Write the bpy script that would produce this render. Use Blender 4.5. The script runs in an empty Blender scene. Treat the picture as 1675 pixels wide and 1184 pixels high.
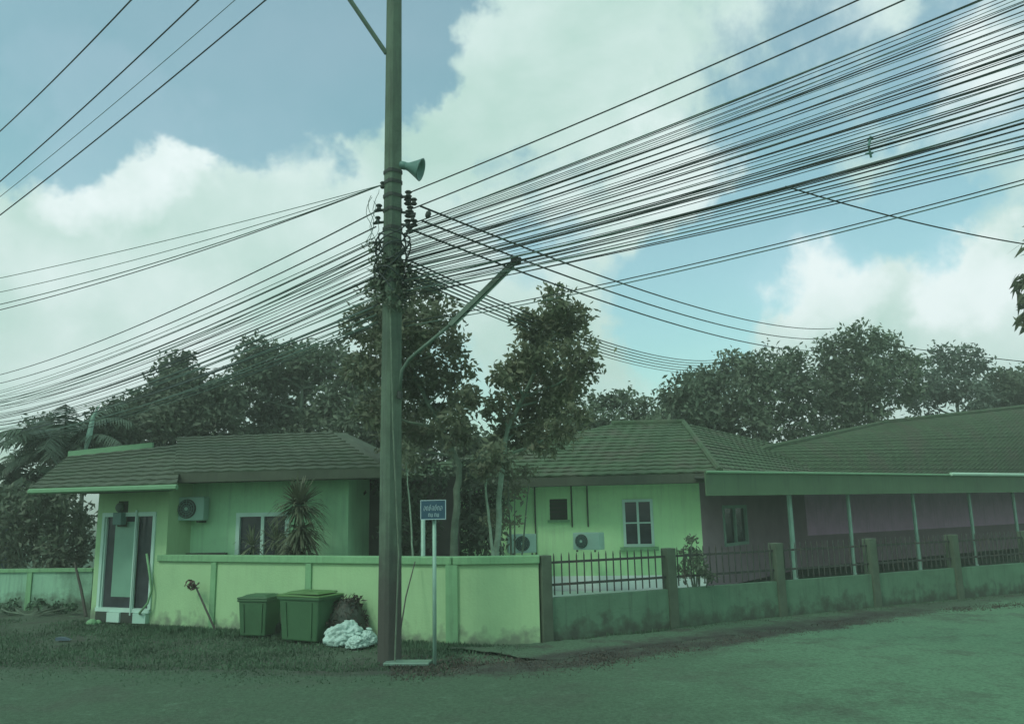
import bpy, math, random
import numpy as np
from mathutils import Vector, Matrix, noise as mnoise

R = math.radians
SC = bpy.context.scene
COL = SC.collection
random.seed(7)
RNG = np.random.default_rng(11)

# ------------------------------------------------------------------ camera
FPX, CX, CY = 1300.0, 837.5, 592.0            # the photograph's own 1675 x 1184 grid
CAM_Z, PITCH, ROLL = 1.95, R(10.5), R(-1.2)
cd = bpy.data.cameras.new('camera')
cam = bpy.data.objects.new('camera', cd)
COL.objects.link(cam)
cd.sensor_width = 36.0
cd.lens = FPX / 1675.0 * 36.0
cd.clip_end = 2000
CAM_R = Matrix.Rotation(R(90) + PITCH, 3, 'X') @ Matrix.Rotation(ROLL, 3, 'Z')
cam.matrix_world = Matrix.Translation((0, 0, CAM_Z)) @ CAM_R.to_4x4()
SC.camera = cam

def ray(px, py):
    return CAM_R @ Vector(((px - CX) / FPX, -(py - CY) / FPX, -1.0))
def at(px, py, Y):
    d = ray(px, py)
    return Vector((0, 0, CAM_Z)) + d * (Y / d.y)
def gnd(px, py, z=0.0):
    d = ray(px, py)
    return Vector((0, 0, CAM_Z)) + d * ((z - CAM_Z) / d.z)

# ------------------------------------------------------------------ world: sky with broken cloud
SUN_EL, SUN_ROT = R(48), R(222)
w = bpy.data.worlds.new('World'); SC.world = w; w.use_nodes = True
nt = w.node_tree; N = nt.nodes; L = nt.links
N.clear()
out = N.new('ShaderNodeOutputWorld'); bg = N.new('ShaderNodeBackground')
L.new(bg.outputs[0], out.inputs[0])
tc = N.new('ShaderNodeTexCoord')
def wmath(op, a, b=None, c=None, clamp=False):
    n = N.new('ShaderNodeMath'); n.operation = op; n.use_clamp = clamp
    for i, v in enumerate((a, b, c)):
        if v is None: continue
        if isinstance(v, (int, float)): n.inputs[i].default_value = v
        else: L.new(v, n.inputs[i])
    return n.outputs[0]
def wnoise(scale, detail, rough, vec, dist=0.0):
    n = N.new('ShaderNodeTexNoise'); n.inputs['Scale'].default_value = scale
    n.inputs['Detail'].default_value = detail; n.inputs['Roughness'].default_value = rough
    n.inputs['Distortion'].default_value = dist
    L.new(vec, n.inputs['Vector']); return n
def wmap(v, a, b, c=0.0, d=1.0):
    n = N.new('ShaderNodeMapRange'); n.interpolation_type = 'SMOOTHSTEP'
    n.inputs[1].default_value = a; n.inputs[2].default_value = b
    n.inputs[3].default_value = c; n.inputs[4].default_value = d
    L.new(v, n.inputs[0]); return n.outputs[0]
sky = N.new('ShaderNodeTexSky'); sky.sky_type = 'NISHITA'; sky.sun_disc = False
sky.sun_elevation = SUN_EL; sky.sun_rotation = SUN_ROT
sky.air_density = 1.2; sky.dust_density = 2.0
nd = wnoise(7.0, 5, 0.6, tc.outputs['Generated'])
vs = N.new('ShaderNodeVectorMath'); vs.operation = 'MULTIPLY_ADD'
L.new(nd.outputs['Color'], vs.inputs[0])
vs.inputs[1].default_value = (0.20, 0.20, 0.20); vs.inputs[2].default_value = (-0.10, -0.10, -0.10)
va = N.new('ShaderNodeVectorMath'); va.operation = 'ADD'
L.new(tc.outputs['Generated'], va.inputs[0]); L.new(vs.outputs[0], va.inputs[1])
vn = N.new('ShaderNodeVectorMath'); vn.operation = 'NORMALIZE'; L.new(va.outputs[0], vn.inputs[0])
def blob(px, py, rin, rout):
    d = ray(px, py).normalized()
    dp = N.new('ShaderNodeVectorMath'); dp.operation = 'DOT_PRODUCT'
    L.new(vn.outputs[0], dp.inputs[0]); dp.inputs[1].default_value = d
    return wmap(dp.outputs['Value'], math.cos(math.atan(rout / FPX)), math.cos(math.atan(rin / FPX)))
cover = wnoise(3.6, 9, 0.62, tc.outputs['Generated'], 0.25).outputs['Fac']
cover = wmath('MULTIPLY_ADD', cover, 1.25, 0.01)
for (px, py, a, b, wt) in [(120, 30, 120, 260, -.40), (420, 60, 90, 220, -.38), (330, 180, 20, 130, -.26), (600, 70, 70, 170, -.34), (690, 60, 30, 130, -.28),
                           (60, 130, 20, 150, -.25), (800, 320, 20, 110, -.16), (900, 300, 20, 110, -.16),
                           (1150, 500, 40, 190, -.32), (1280, 390, 40, 150, -.30), (1500, 370, 40, 120, -.30), (1250, 130, 40, 180, -.14),
                           (1600, 90, 20, 160, -.22), (1480, 110, 20, 120, -.16),
                           (180, 230, 70, 150, .30), (500, 330, 160, 300, .22), (760, 180, 40, 140, .14), (1000, 60, 120, 260, .17),
                           (1370, 490, 70, 150, .30), (1570, 500, 50, 130, .28), (1090, 290, 40, 120, .20), (200, 480, 150, 300, .2),
                           (900, 560, 60, 160, .16), (1620, 130, 10, 90, .18)]:
    cover = wmath('MULTIPLY_ADD', blob(px, py, a, b), wt, cover)
cmask = wmap(cover, 0.44, 0.74, 0.20, 1.0)
shade = wmath('ADD', wnoise(4.2, 6, 0.55, tc.outputs['Generated'], 0.2).outputs['Fac'], 0.0)
for (px, py, a, b, wt) in [(190, 215, 70, 150, .34), (1090, 265, 40, 120, .22), (1350, 455, 40, 110, .25), (1590, 470, 30, 90, .22),
                           (1640, 110, 20, 140, .18), (60, 340, 40, 160, .15), (1400, 540, 40, 120, -.12), (230, 560, 60, 200, .10)]:
    shade = wmath('MULTIPLY_ADD', blob(px, py, a, b), wt, shade)
cr = N.new('ShaderNodeValToRGB')
cr.color_ramp.elements[0].position = 0.36; cr.color_ramp.elements[0].color = (0.50, 0.73, 0.66, 1)
cr.color_ramp.elements[1].position = 0.80; cr.color_ramp.elements[1].color = (0.88, 1.0, 1.0, 1)
L.new(shade, cr.inputs[0])
tint = N.new('ShaderNodeMix'); tint.data_type = 'RGBA'; tint.blend_type = 'MULTIPLY'; tint.inputs[0].default_value = 1.0
L.new(sky.outputs[0], tint.inputs[6]); tint.inputs[7].default_value = (0.89, 1.26, 1.03, 1)
SKY_STRENGTH = 0.15
sc_ = N.new('ShaderNodeMix'); sc_.data_type = 'RGBA'; sc_.blend_type = 'MIX'
cscale = N.new('ShaderNodeVectorMath'); cscale.operation = 'SCALE'; cscale.inputs['Scale'].default_value = 1.0 / SKY_STRENGTH
L.new(cr.outputs[0], cscale.inputs[0])
L.new(cmask, sc_.inputs[0]); L.new(tint.outputs[2], sc_.inputs[6]); L.new(cscale.outputs[0], sc_.inputs[7])
L.new(sc_.outputs[2], bg.inputs[0]); bg.inputs[1].default_value = SKY_STRENGTH

# ------------------------------------------------------------------ sun (behind thin cloud), exposure
sl = bpy.data.lights.new('sun', 'SUN'); sl.energy = 1.1; sl.angle = R(11); sl.color = (1.0, 0.98, 0.90)
so = bpy.data.objects.new('sun', sl); COL.objects.link(so)
sd = Vector((math.sin(SUN_ROT) * math.cos(SUN_EL), math.cos(SUN_ROT) * math.cos(SUN_EL), math.sin(SUN_EL)))
so.rotation_euler = sd.to_track_quat('Z', 'Y').to_euler()
so.location = sd * 60
SC.view_settings.view_transform = 'Standard'; SC.view_settings.look = 'None'
SC.view_settings.exposure = 0.0; SC.view_settings.gamma = 1.0
try: SC.view_settings.use_curve_mapping = False
except Exception: pass
SC.cycles.max_bounces = 4; SC.cycles.diffuse_bounces = 3; SC.cycles.glossy_bounces = 2; SC.cycles.transmission_bounces = 2; SC.cycles.volume_bounces = 0; SC.cycles.transparent_max_bounces = 4

# ------------------------------------------------------------------ materials
def mat(name, col, rough=0.8, var=0.25, scale=6.0, bump=0.0, bscale=40.0, metal=0.0, stain=None, spec=0.3, trans=0.0, stain_scale=1.2, stain_lo=.55, stain_hi=.75, coat=0.0):
    m = bpy.data.materials.new(name); m.use_nodes = True
    t = m.node_tree; n = t.nodes; l = t.links
    p = n['Principled BSDF']
    p.inputs['Roughness'].default_value = rough; p.inputs['Metallic'].default_value = metal
    p.inputs['Specular IOR Level'].default_value = spec
    if coat: p.inputs['Coat Weight'].default_value = coat
    g = n.new('ShaderNodeNewGeometry')
    no = n.new('ShaderNodeTexNoise'); no.inputs['Scale'].default_value = scale; no.inputs['Detail'].default_value = 6
    no.inputs['Roughness'].default_value = 0.6
    l.new(g.outputs['Position'], no.inputs['Vector'])
    rp = n.new('ShaderNodeValToRGB')
    a = [max(0, c * (1 - var)) for c in col]; b = [min(1, c * (1 + var)) for c in col]
    rp.color_ramp.elements[0].position = 0.3; rp.color_ramp.elements[0].color = (*a, 1)
    rp.color_ramp.elements[1].position = 0.7; rp.color_ramp.elements[1].color = (*b, 1)
    l.new(no.outputs['Fac'], rp.inputs[0])
    c = rp.outputs[0]
    if stain:
        n2 = n.new('ShaderNodeTexNoise'); n2.inputs['Scale'].default_value = stain_scale; n2.inputs['Detail'].default_value = 8
        n2.inputs['Roughness'].default_value = 0.68
        l.new(g.outputs['Position'], n2.inputs['Vector'])
        mr = n.new('ShaderNodeMapRange'); mr.inputs[1].default_value = stain_lo; mr.inputs[2].default_value = stain_hi
        l.new(n2.outputs['Fac'], mr.inputs[0])
        mx = n.new('ShaderNodeMix'); mx.data_type = 'RGBA'
        l.new(mr.outputs[0], mx.inputs[0]); l.new(c, mx.inputs[6]); mx.inputs[7].default_value = (*stain, 1)
        c = mx.outputs[2]
    l.new(c, p.inputs['Base Color'])
    if bump:
        n3 = n.new('ShaderNodeTexNoise'); n3.inputs['Scale'].default_value = bscale; n3.inputs['Detail'].default_value = 5
        l.new(g.outputs['Position'], n3.inputs['Vector'])
        bp = n.new('ShaderNodeBump'); bp.inputs['Strength'].default_value = bump; bp.inputs['Distance'].default_value = 0.02
        l.new(n3.outputs['Fac'], bp.inputs['Height']); l.new(bp.outputs[0], p.inputs['Normal'])
    if trans:
        tr = n.new('ShaderNodeBsdfTranslucent'); l.new(c, tr.inputs[0])
        ms = n.new('ShaderNodeMixShader'); ms.inputs[0].default_value = trans
        l.new(p.outputs[0], ms.inputs[1]); l.new(tr.outputs[0], ms.inputs[2])
        l.new(ms.outputs[0], n['Material Output'].inputs[0])
    return m

M = {}
M['ground'] = mat('ground_soil', (.058, .120, .074), .95, .35, 2.2, .9, 25, stain=(.105, .145, .105), stain_scale=.9, stain_lo=.5, stain_hi=.66)
M['road'] = mat('road_asphalt', (.060, .138, .092), .88, .14, .5, .5, 90, stain=(.088, .195, .130), stain_scale=.35, stain_lo=.46, stain_hi=.64)
def streaks(m, col, amt):
    t = m.node_tree; n = t.nodes; l = t.links; p = n['Principled BSDF']
    src = p.inputs['Base Color'].links[0].from_socket
    g = n.new('ShaderNodeNewGeometry'); mp_ = n.new('ShaderNodeMapping'); mp_.inputs['Scale'].default_value = (7, 7, .55); l.new(g.outputs['Position'], mp_.inputs['Vector'])
    no = n.new('ShaderNodeTexNoise'); no.inputs['Scale'].default_value = 1.6; no.inputs['Detail'].default_value = 7; no.inputs['Roughness'].default_value = .65; l.new(mp_.outputs[0], no.inputs['Vector'])
    mr = n.new('ShaderNodeMapRange'); mr.inputs[1].default_value = .50; mr.inputs[2].default_value = .74; mr.inputs[4].default_value = amt; l.new(no.outputs['Fac'], mr.inputs[0])
    mx = n.new('ShaderNodeMix'); mx.data_type = 'RGBA'; l.new(mr.outputs[0], mx.inputs[0]); l.new(src, mx.inputs[6]); mx.inputs[7].default_value = (*col, 1)
    l.new(mx.outputs[2], p.inputs['Base Color'])
def paler_right(m, col):  # blends towards the given colour as X grows
    t = m.node_tree; n = t.nodes; l = t.links; p = n['Principled BSDF']
    src = p.inputs['Base Color'].links[0].from_socket
    g = n.new('ShaderNodeNewGeometry'); sx = n.new('ShaderNodeSeparateXYZ'); l.new(g.outputs['Position'], sx.inputs[0])
    no = n.new('ShaderNodeTexNoise'); no.inputs['Scale'].default_value = .7; no.inputs['Detail'].default_value = 9; no.inputs['Roughness'].default_value = .65; l.new(g.outputs['Position'], no.inputs['Vector'])
    ma = n.new('ShaderNodeMath'); ma.operation = 'MULTIPLY_ADD'; l.new(no.outputs['Fac'], ma.inputs[0]); ma.inputs[1].default_value = 5.0; l.new(sx.outputs['X'], ma.inputs[2])
    mr = n.new('ShaderNodeMapRange'); mr.interpolation_type = 'SMOOTHSTEP'; mr.inputs[1].default_value = 2.6; mr.inputs[2].default_value = 7.2; l.new(ma.outputs[0], mr.inputs[0])
    mx = n.new('ShaderNodeMix'); mx.data_type = 'RGBA'; l.new(mr.outputs[0], mx.inputs[0]); l.new(src, mx.inputs[6]); mx.inputs[7].default_value = (*col, 1)
    # fine grit
    n2 = n.new('ShaderNodeTexNoise'); n2.inputs['Scale'].default_value = 22; n2.inputs['Detail'].default_value = 6; l.new(g.outputs['Position'], n2.inputs['Vector'])
    rr = n.new('ShaderNodeMapRange'); rr.inputs[1].default_value = .3; rr.inputs[2].default_value = .7; rr.inputs[3].default_value = .78; rr.inputs[4].default_value = 1.2; l.new(n2.outputs['Fac'], rr.inputs[0])
    vm = n.new('ShaderNodeVectorMath'); vm.operation = 'SCALE'; l.new(mx.outputs[2], vm.inputs[0]); l.new(rr.outputs[0], vm.inputs['Scale'])
    l.new(vm.outputs[0], p.inputs['Base Color'])
paler_right(M['road'], (.098, .232, .150))
M['verge'] = mat('verge_dust', (.085, .190, .118), .95, .2, 1.5, .8, 40, stain=(.055, .10, .066), stain_scale=1.0, stain_lo=.5, stain_hi=.66)
M['dirt'] = mat('dirt_litter', (.050, .062, .052), .98, .4, 5.0, 1.0, 30, stain=(.075, .115, .082), stain_scale=1.6, stain_lo=.5, stain_hi=.68)
M['yard'] = mat('yard_concrete', (.60, .76, .68), .8, .1, 2, .3, 30, stain=(.48, .64, .55))
M['cream'] = mat('wall_cream', (.335, .565, .30), .85, .06, 1.6, .25, 30, stain=(.28, .50, .27), stain_scale=.9, stain_lo=.5, stain_hi=.8)
M['cream_house'] = mat('house_cream', (.47, .82, .43), .85, .07, 1.6, .2, 30, stain=(.38, .64, .36), stain_scale=.8)
M['green_house'] = mat('house_green', (.33, .64, .37), .85, .08, 1.4, .2, 30, stain=(.27, .53, .31))
M['trim'] = mat('wall_trim', (.19, .41, .21), .85, .12, 3, .3, 30, stain=(.13, .27, .15), stain_scale=1.5)
M['old_wall'] = mat('old_wall', (.27, .52, .36), .9, .15, 1.6, .4, 25, stain=(.09, .17, .12), stain_scale=.9, stain_lo=.48, stain_hi=.72)
M['base_wall'] = mat('base_wall', (.105, .215, .135), .92, .14, 2.5, .4, 25, stain=(.075, .135, .09), stain_scale=1.2)
M['fence_post'] = mat('fence_post', (.085, .125, .085), .9, .2, 4, .3, 25)
M['iron'] = mat('fence_iron', (.055, .068, .058), .7, .3, 12, stain=(.10, .075, .06), stain_scale=3)
M['pole'] = mat('pole_concrete', (.100, .158, .110), .9, .25, 2.5, .5, 40, stain=(.06, .10, .075), stain_scale=1.4, stain_lo=.5, stain_hi=.75)
def add_foot_stain(m, col, z0, z1):
    t = m.node_tree; n = t.nodes; l = t.links; p = n['Principled BSDF']
    src = p.inputs['Base Color'].links[0].from_socket
    g = n.new('ShaderNodeNewGeometry'); sx = n.new('ShaderNodeSeparateXYZ'); l.new(g.outputs['Position'], sx.inputs[0])
    no = n.new('ShaderNodeTexNoise'); no.inputs['Scale'].default_value = 5; no.inputs['Detail'].default_value = 6; l.new(g.outputs['Position'], no.inputs['Vector'])
    ma = n.new('ShaderNodeMath'); ma.operation = 'MULTIPLY_ADD'; l.new(no.outputs['Fac'], ma.inputs[0]); ma.inputs[1].default_value = .9; l.new(sx.outputs['Z'], ma.inputs[2])
    mr = n.new('ShaderNodeMapRange'); mr.inputs[1].default_value = z1 + .45; mr.inputs[2].default_value = z0 + .45; l.new(ma.outputs[0], mr.inputs[0])
    mx = n.new('ShaderNodeMix'); mx.data_type = 'RGBA'; l.new(mr.outputs[0], mx.inputs[0]); l.new(src, mx.inputs[6]); mx.inputs[7].default_value = (*col, 1)
    l.new(mx.outputs[2], p.inputs['Base Color'])
M['cable'] = mat('cable_black', (.035, .055, .05), .6, .2, 3)
M['cable_green'] = mat('cable_grey', (.10, .17, .14), .6, .2, 3)
M['metal'] = mat('galvanised', (.16, .28, .22), .5, .15, 5, metal=.3, spec=.5)
M['lamp_green'] = mat('lamp_housing', (.095, .155, .115), .6, .2, 5)
M['tube'] = mat('lamp_tube', (.35, .50, .42), .3, .05, 4)
M['horn'] = mat('horn_grey', (.10, .22, .19), .5, .15, 5)
M['dark'] = mat('dark_fitting', (.045, .060, .052), .7, .25, 10)
M['roof'] = mat('roof_tile', (.060, .112, .058), .88, .25, 3.0, .3, 30, stain=(.082, .098, .066), stain_scale=1.1, stain_lo=.48, stain_hi=.66)
M['roof_brown'] = mat('roof_brown', (.068, .096, .064), .88, .25, 3.0, .3, 30, stain=(.056, .095, .056), stain_scale=1.1, stain_lo=.48, stain_hi=.66)
M['fascia'] = mat('fascia_brown', (.070, .095, .066), .8, .15, 2)
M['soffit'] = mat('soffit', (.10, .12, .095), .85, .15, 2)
M['fascia_green'] = mat('fascia_green', (.088, .170, .092), .7, .1, 1.5, stain=(.075, .125, .08))
M['flash'] = mat('flashing_pale', (.42, .66, .50), .5, .08, 2)
M['flash_green'] = mat('flashing_green', (.16, .34, .19), .6, .12, 2)
M['white'] = mat('white_frame', (.45, .68, .58), .5, .06, 3)
M['white_wall'] = mat('white_plinth', (.82, .93, .88), .7, .05, 2, stain=(.72, .85, .78))
M['glass'] = mat('window_glass', (.045, .055, .062), .08, .3, 3, spec=.5)
M['curtain'] = mat('curtain_green', (.17, .36, .26), .35, .08, 3, spec=.5)
M['brown'] = mat('dark_wood', (.085, .085, .075), .8, .2, 3)
M['mauve'] = mat('mauve_wall', (.80, .54, .76), .85, .1, 2)
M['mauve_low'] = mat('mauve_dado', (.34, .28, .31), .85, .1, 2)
M['ac'] = mat('ac_casing', (.36, .60, .49), .5, .06, 4)
M['ac_shaded'] = mat('ac_casing_shade', (.24, .44, .35), .5, .06, 4)  # casing colour darkened, the wall's shade is put into it
M['bin'] = mat('bin_green', (.042, .125, .055), .55, .15, 3, .1, 30, spec=.4)
M['bin_lid'] = mat('bin_lid_green', (.075, .18, .055), .5, .15, 3, spec=.4)
M['bin_dark'] = mat('bin_dark', (.045, .062, .048), .6, .2, 4)
M['sack'] = mat('white_sack', (.42, .62, .55), .45, .12, 8, .6, 60, spec=.4)
M['sign'] = mat('sign_blue', (.022, .075, .115), .4, .1, 4, spec=.4)
M['sign_white'] = mat('sign_white', (.33, .48, .50), .5, .1, 4)
M['post_pale'] = mat('post_pale', (.27, .46, .37), .5, .12, 5, metal=.2)
M['bark'] = mat('bark', (.12, .175, .125), .9, .3, 6, .6, 30)
M['bark_pale'] = mat('bark_pale', (.20, .30, .22), .9, .3, 6, .6, 30)
M['leaf_a'] = mat('leaf_broad', (.150, .185, .115), .55, .45, 1.6, trans=.35)
M['leaf_b'] = mat('leaf_olive', (.172, .205, .125), .55, .45, 1.8, trans=.35)
M['leaf_far'] = mat('leaf_far', (.118, .172, .112), .6, .4, .8, trans=.22)
M['leaf_far2'] = mat('leaf_far_pale', (.115, .165, .125), .6, .4, .8, trans=.25)
M['leaf_dark'] = mat('leaf_dark', (.104, .146, .096), .6, .45, 1.4, trans=.2)
M['leaf_blade'] = mat('leaf_blade', (.115, .150, .090), .45, .4, 3, trans=.2)
M['leaf_palm'] = mat('leaf_palm', (.065, .115, .075), .5, .35, 1.5, trans=.2)
M['leaf_dead'] = mat('leaf_dead', (.11, .075, .065), .8, .3, 6)
M['grass'] = mat('grass_blade', (.062, .130, .072), .7, .5, 1.4, trans=.2)
M['litter'] = mat('dry_litter', (.070, .068, .055), .9, .5, 3)
M['blue'] = mat('blue_plastic', (.03, .07, .16), .4, .15, 4)
M['blue_grey'] = mat('blue_grey', (.075, .12, .15), .5, .15, 4)

# weathering
add_foot_stain(M['pole'], (.066, .072, .062), .9, 1.7)
streaks(M['pole'], (.055, .075, .062), .8); streaks(M['cream'], (.23, .38, .21), .28); streaks(M['trim'], (.10, .19, .115), .6); streaks(M['cream_house'], (.30, .5, .29), .4)
streaks(M['green_house'], (.2, .4, .24), .5); streaks(M['base_wall'], (.06, .1, .07), .6); streaks(M['old_wall'], (.1, .18, .13), .6); streaks(M['mauve'], (.5, .36, .48), .5)
streaks(M['fascia_green'], (.06, .1, .07), .6); streaks(M['fascia'], (.055, .07, .055), .6)
add_foot_stain(M['cream'], (.17, .24, .16), -.05, .22); add_foot_stain(M['base_wall'], (.06, .085, .062), .0, .3); add_foot_stain(M['old_wall'], (.08, .13, .09), .05, .4)

# one material for road, litter band and verge: colour follows the distance to the road edge
def street_material():
    m = bpy.data.materials.new('street_surface'); m.use_nodes = True
    t = m.node_tree; n = t.nodes; l = t.links; p = n['Principled BSDF']; p.inputs['Roughness'].default_value = .92; p.inputs['Specular IOR Level'].default_value = .2
    g = n.new('ShaderNodeNewGeometry'); sx = n.new('ShaderNodeSeparateXYZ'); l.new(g.outputs['Position'], sx.inputs[0])
    def mt(op, a, b=None, c=None):
        q = n.new('ShaderNodeMath'); q.operation = op
        for i, v in enumerate((a, b, c)):
            if v is None: continue
            if isinstance(v, (int, float)): q.inputs[i].default_value = v
            else: l.new(v, q.inputs[i])
        return q.outputs[0]
    def ns(sc, det=7, ro=.65):
        q = n.new('ShaderNodeTexNoise'); q.inputs['Scale'].default_value = sc; q.inputs['Detail'].default_value = det; q.inputs['Roughness'].default_value = ro
        l.new(g.outputs['Position'], q.inputs['Vector']); return q.outputs['Fac']
    def mr(v, a, b, c=0., d=1.):
        q = n.new('ShaderNodeMapRange'); q.interpolation_type = 'SMOOTHSTEP'
        for i, x in zip((1, 2, 3, 4), (a, b, c, d)): q.inputs[i].default_value = x
        l.new(v, q.inputs[0]); return q.outputs[0]
    def mix(f, a, b):
        q = n.new('ShaderNodeMix'); q.data_type = 'RGBA'; l.new(f, q.inputs[0])
        for i, x in ((6, a), (7, b)):
            if isinstance(x, tuple): q.inputs[i].default_value = (*x, 1)
            else: l.new(x, q.inputs[i])
        return q.outputs[2]
    def line(pa, pb):
        d = (pb - pa); nx, ny = -d.y, d.x; k = math.hypot(nx, ny); nx /= k; ny /= k
        return mt('ADD', mt('MULTIPLY_ADD', sx.outputs['X'], nx, -(nx * pa.x + ny * pa.y)), mt('MULTIPLY', sx.outputs['Y'], ny))
    dl = line(gnd(0, 1096), gnd(640, 1106)); dr_ = line(gnd(900, 1097), gnd(1480, 1010))
    d = mt('SMOOTH_MIN', dl, dr_, .8)
    d = mt('ADD', d, mt('MULTIPLY_ADD', ns(1.1), 1.3, -.65)); d = mt('ADD', d, mt('MULTIPLY_ADD', ns(9, 6, .7), .5, -.25))
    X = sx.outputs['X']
    rightf = mr(mt('MULTIPLY_ADD', ns(.6, 9), 5.0, X), 2.4, 7.6)  # road turns paler towards the right, broken up by noise
    road = mix(rightf, (.062, .118, .072), (.100, .215, .126))
    road = mix(mr(ns(.9, 9, .7), .47, .66, 0, .7), road, (.066, .098, .068))
    road = mix(mr(ns(2.4, 9, .75), .54, .70, 0, .5), road, (.115, .215, .138))
    verge = mix(mr(X, -2, 1.5), (.066, .105, .068), (.078, .150, .092))
    verge = mix(mr(ns(1.7, 8), .48, .64), verge, (.062, .078, .060))
    verge = mix(mr(ns(3.1, 8), .58, .72), verge, (.10, .20, .125))
    dirt = mix(mr(ns(2.6, 8), .45, .65), (.048, .053, .046), (.066, .092, .068))
    c = mix(mr(d, -.25, .35), road, verge)
    band = mt('MULTIPLY', mr(d, -.2, .12), mr(d, 1.05, .55)); band = mt('MULTIPLY', band, mr(X, -3.2, -1.0, .35, .95)); band = mt('MULTIPLY', band, mr(X, 9, 5.5, .35, 1.0))
    c = mix(band, c, dirt)
    vm = n.new('ShaderNodeVectorMath'); vm.operation = 'SCALE'; l.new(c, vm.inputs[0]); l.new(mr(ns(26, 6, .7), .3, .7, .72, 1.26), vm.inputs['Scale'])
    l.new(vm.outputs[0], p.inputs['Base Color'])
    bp = n.new('ShaderNodeBump'); bp.inputs['Strength'].default_value = .7; bp.inputs['Distance'].default_value = .02; l.new(ns(40, 6), bp.inputs['Height']); l.new(bp.outputs[0], p.inputs['Normal'])
    return m
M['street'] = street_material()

# ------------------------------------------------------------------ mesh helpers
ORIG = {}
class MB:
    def __init__(s): s.v = []; s.f = []
    def add(s, vs, fs):
        k = len(s.v); s.v += [Vector(p) for p in vs]; s.f += [tuple(i + k for i in f) for f in fs]; return s
    def hexa(s, p):      # 8 points: bottom 4 (ccw), top 4
        return s.add(p, [(3, 2, 1, 0), (4, 5, 6, 7), (0, 1, 5, 4), (1, 2, 6, 5), (2, 3, 7, 6), (3, 0, 4, 7)])
    def box(s, c, sx, sy, sz, rz=0.0):
        c = Vector(c); m = Matrix.Rotation(rz, 3, 'Z')
        return s.hexa([c + m @ Vector((x * sx / 2, y * sy / 2, z * sz / 2)) for z in (-1, 1) for x, y in ((-1, -1), (1, -1), (1, 1), (-1, 1))])
    def quad(s, a, b, c, d): return s.add([a, b, c, d], [(0, 1, 2, 3)])
    def tube(s, pts, rad, n=6, caps=True):
        pts = [Vector(p) for p in pts]
        rs = rad if isinstance(rad, (list, tuple)) else [rad] * len(pts)
        k = len(s.v); up = None
        for i, p in enumerate(pts):
            t = (pts[min(i + 1, len(pts) - 1)] - pts[max(i - 1, 0)])
            t = t.normalized() if t.length > 1e-9 else Vector((0, 0, 1))
            if up is None:
                ref = Vector((0, 0, 1)) if abs(t.z) < .9 else Vector((1, 0, 0))
                up = t.cross(ref).normalized()
            up = (up - t * up.dot(t)).normalized(); sd_ = t.cross(up)
            for j in range(n):
                a = 2 * math.pi * (j + .5) / n
                s.v.append(p + (up * math.cos(a) + sd_ * math.sin(a)) * rs[i])
        for i in range(len(pts) - 1):
            for j in range(n):
                a = k + i * n + j; b = k + i * n + (j + 1) % n
                s.f.append((a, b, b + n, a + n))
        if caps:
            s.f.append(tuple(k + j for j in range(n))[::-1]); s.f.append(tuple(k + (len(pts) - 1) * n + j for j in range(n)))
        return s
    def lathe(s, base, axis, prof, n=20):      # prof: (distance along axis, radius)
        axis = Vector(axis).normalized()
        return s.tube_axis(Vector(base), axis, prof, n)
    def tube_axis(s, base, axis, prof, n):
        ref = Vector((0, 0, 1)) if abs(axis.z) < .9 else Vector((1, 0, 0))
        u = axis.cross(ref).normalized(); q = axis.cross(u); k = len(s.v)
        for d, r in prof:
            for j in range(n):
                a = 2 * math.pi * j / n
                s.v.append(base + axis * d + (u * math.cos(a) + q * math.sin(a)) * r)
        for i in range(len(prof) - 1):
            for j in range(n):
                a = k + i * n + j; b = k + i * n + (j + 1) % n
                s.f.append((a, b, b + n, a + n))
        s.f.append(tuple(k + j for j in range(n))[::-1]); s.f.append(tuple(k + (len(prof) - 1) * n + j for j in range(n)))
        return s

def _finish(o, parent, origin):
    COL.objects.link(o)
    if parent is not None:
        o.parent = parent; ORIG[o] = ORIG[parent]
    else:
        o.location = origin; ORIG[o] = Vector(origin)
    return o
def tag(o, label=None, cat=None, group=None, kind=None):
    if label: o['label'] = label
    if cat: o['category'] = cat
    if group: o['group'] = group
    if kind: o['kind'] = kind
    return o
def build(name, mb, m, parent=None, origin=None, smooth=False, bevel=0.0):
    if origin is None:
        origin = ORIG[parent] if parent is not None else Vector((0, 0, 0))
    org = Vector(origin)
    me = bpy.data.meshes.new(name)
    me.from_pydata([tuple(p - org) for p in mb.v], [], mb.f); me.update()
    me.materials.append(M[m])
    if smooth: me.polygons.foreach_set('use_smooth', [True] * len(me.polygons))
    o = bpy.data.objects.new(name, me)
    _finish(o, parent, org)
    if bevel:
        b = o.modifiers.new('bevel', 'BEVEL'); b.width = bevel; b.segments = 2; b.limit_method = 'ANGLE'
    return o
def thing(name, label, cat, loc, group=None):
    o = bpy.data.objects.new(name, None); COL.objects.link(o)
    o.location = loc; o.empty_display_size = .2; ORIG[o] = Vector(loc)
    return tag(o, label, cat, group)
def fast_mesh(name, V, T, m, parent=None, origin=(0, 0, 0)):
    org = ORIG[parent] if parent is not None else Vector(origin)
    V = np.asarray(V, np.float32) - np.array(org, np.float32); T = np.asarray(T, np.int32)
    me = bpy.data.meshes.new(name)
    me.vertices.add(len(V)); me.vertices.foreach_set('co', V.ravel())
    me.loops.add(T.size); me.loops.foreach_set('vertex_index', T.ravel())
    me.polygons.add(len(T)); me.polygons.foreach_set('loop_start', np.arange(0, T.size, 3, dtype=np.int32))
    me.update(calc_edges=True); me.materials.append(M[m])
    o = bpy.data.objects.new(name, me)
    return _finish(o, parent, org)

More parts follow.
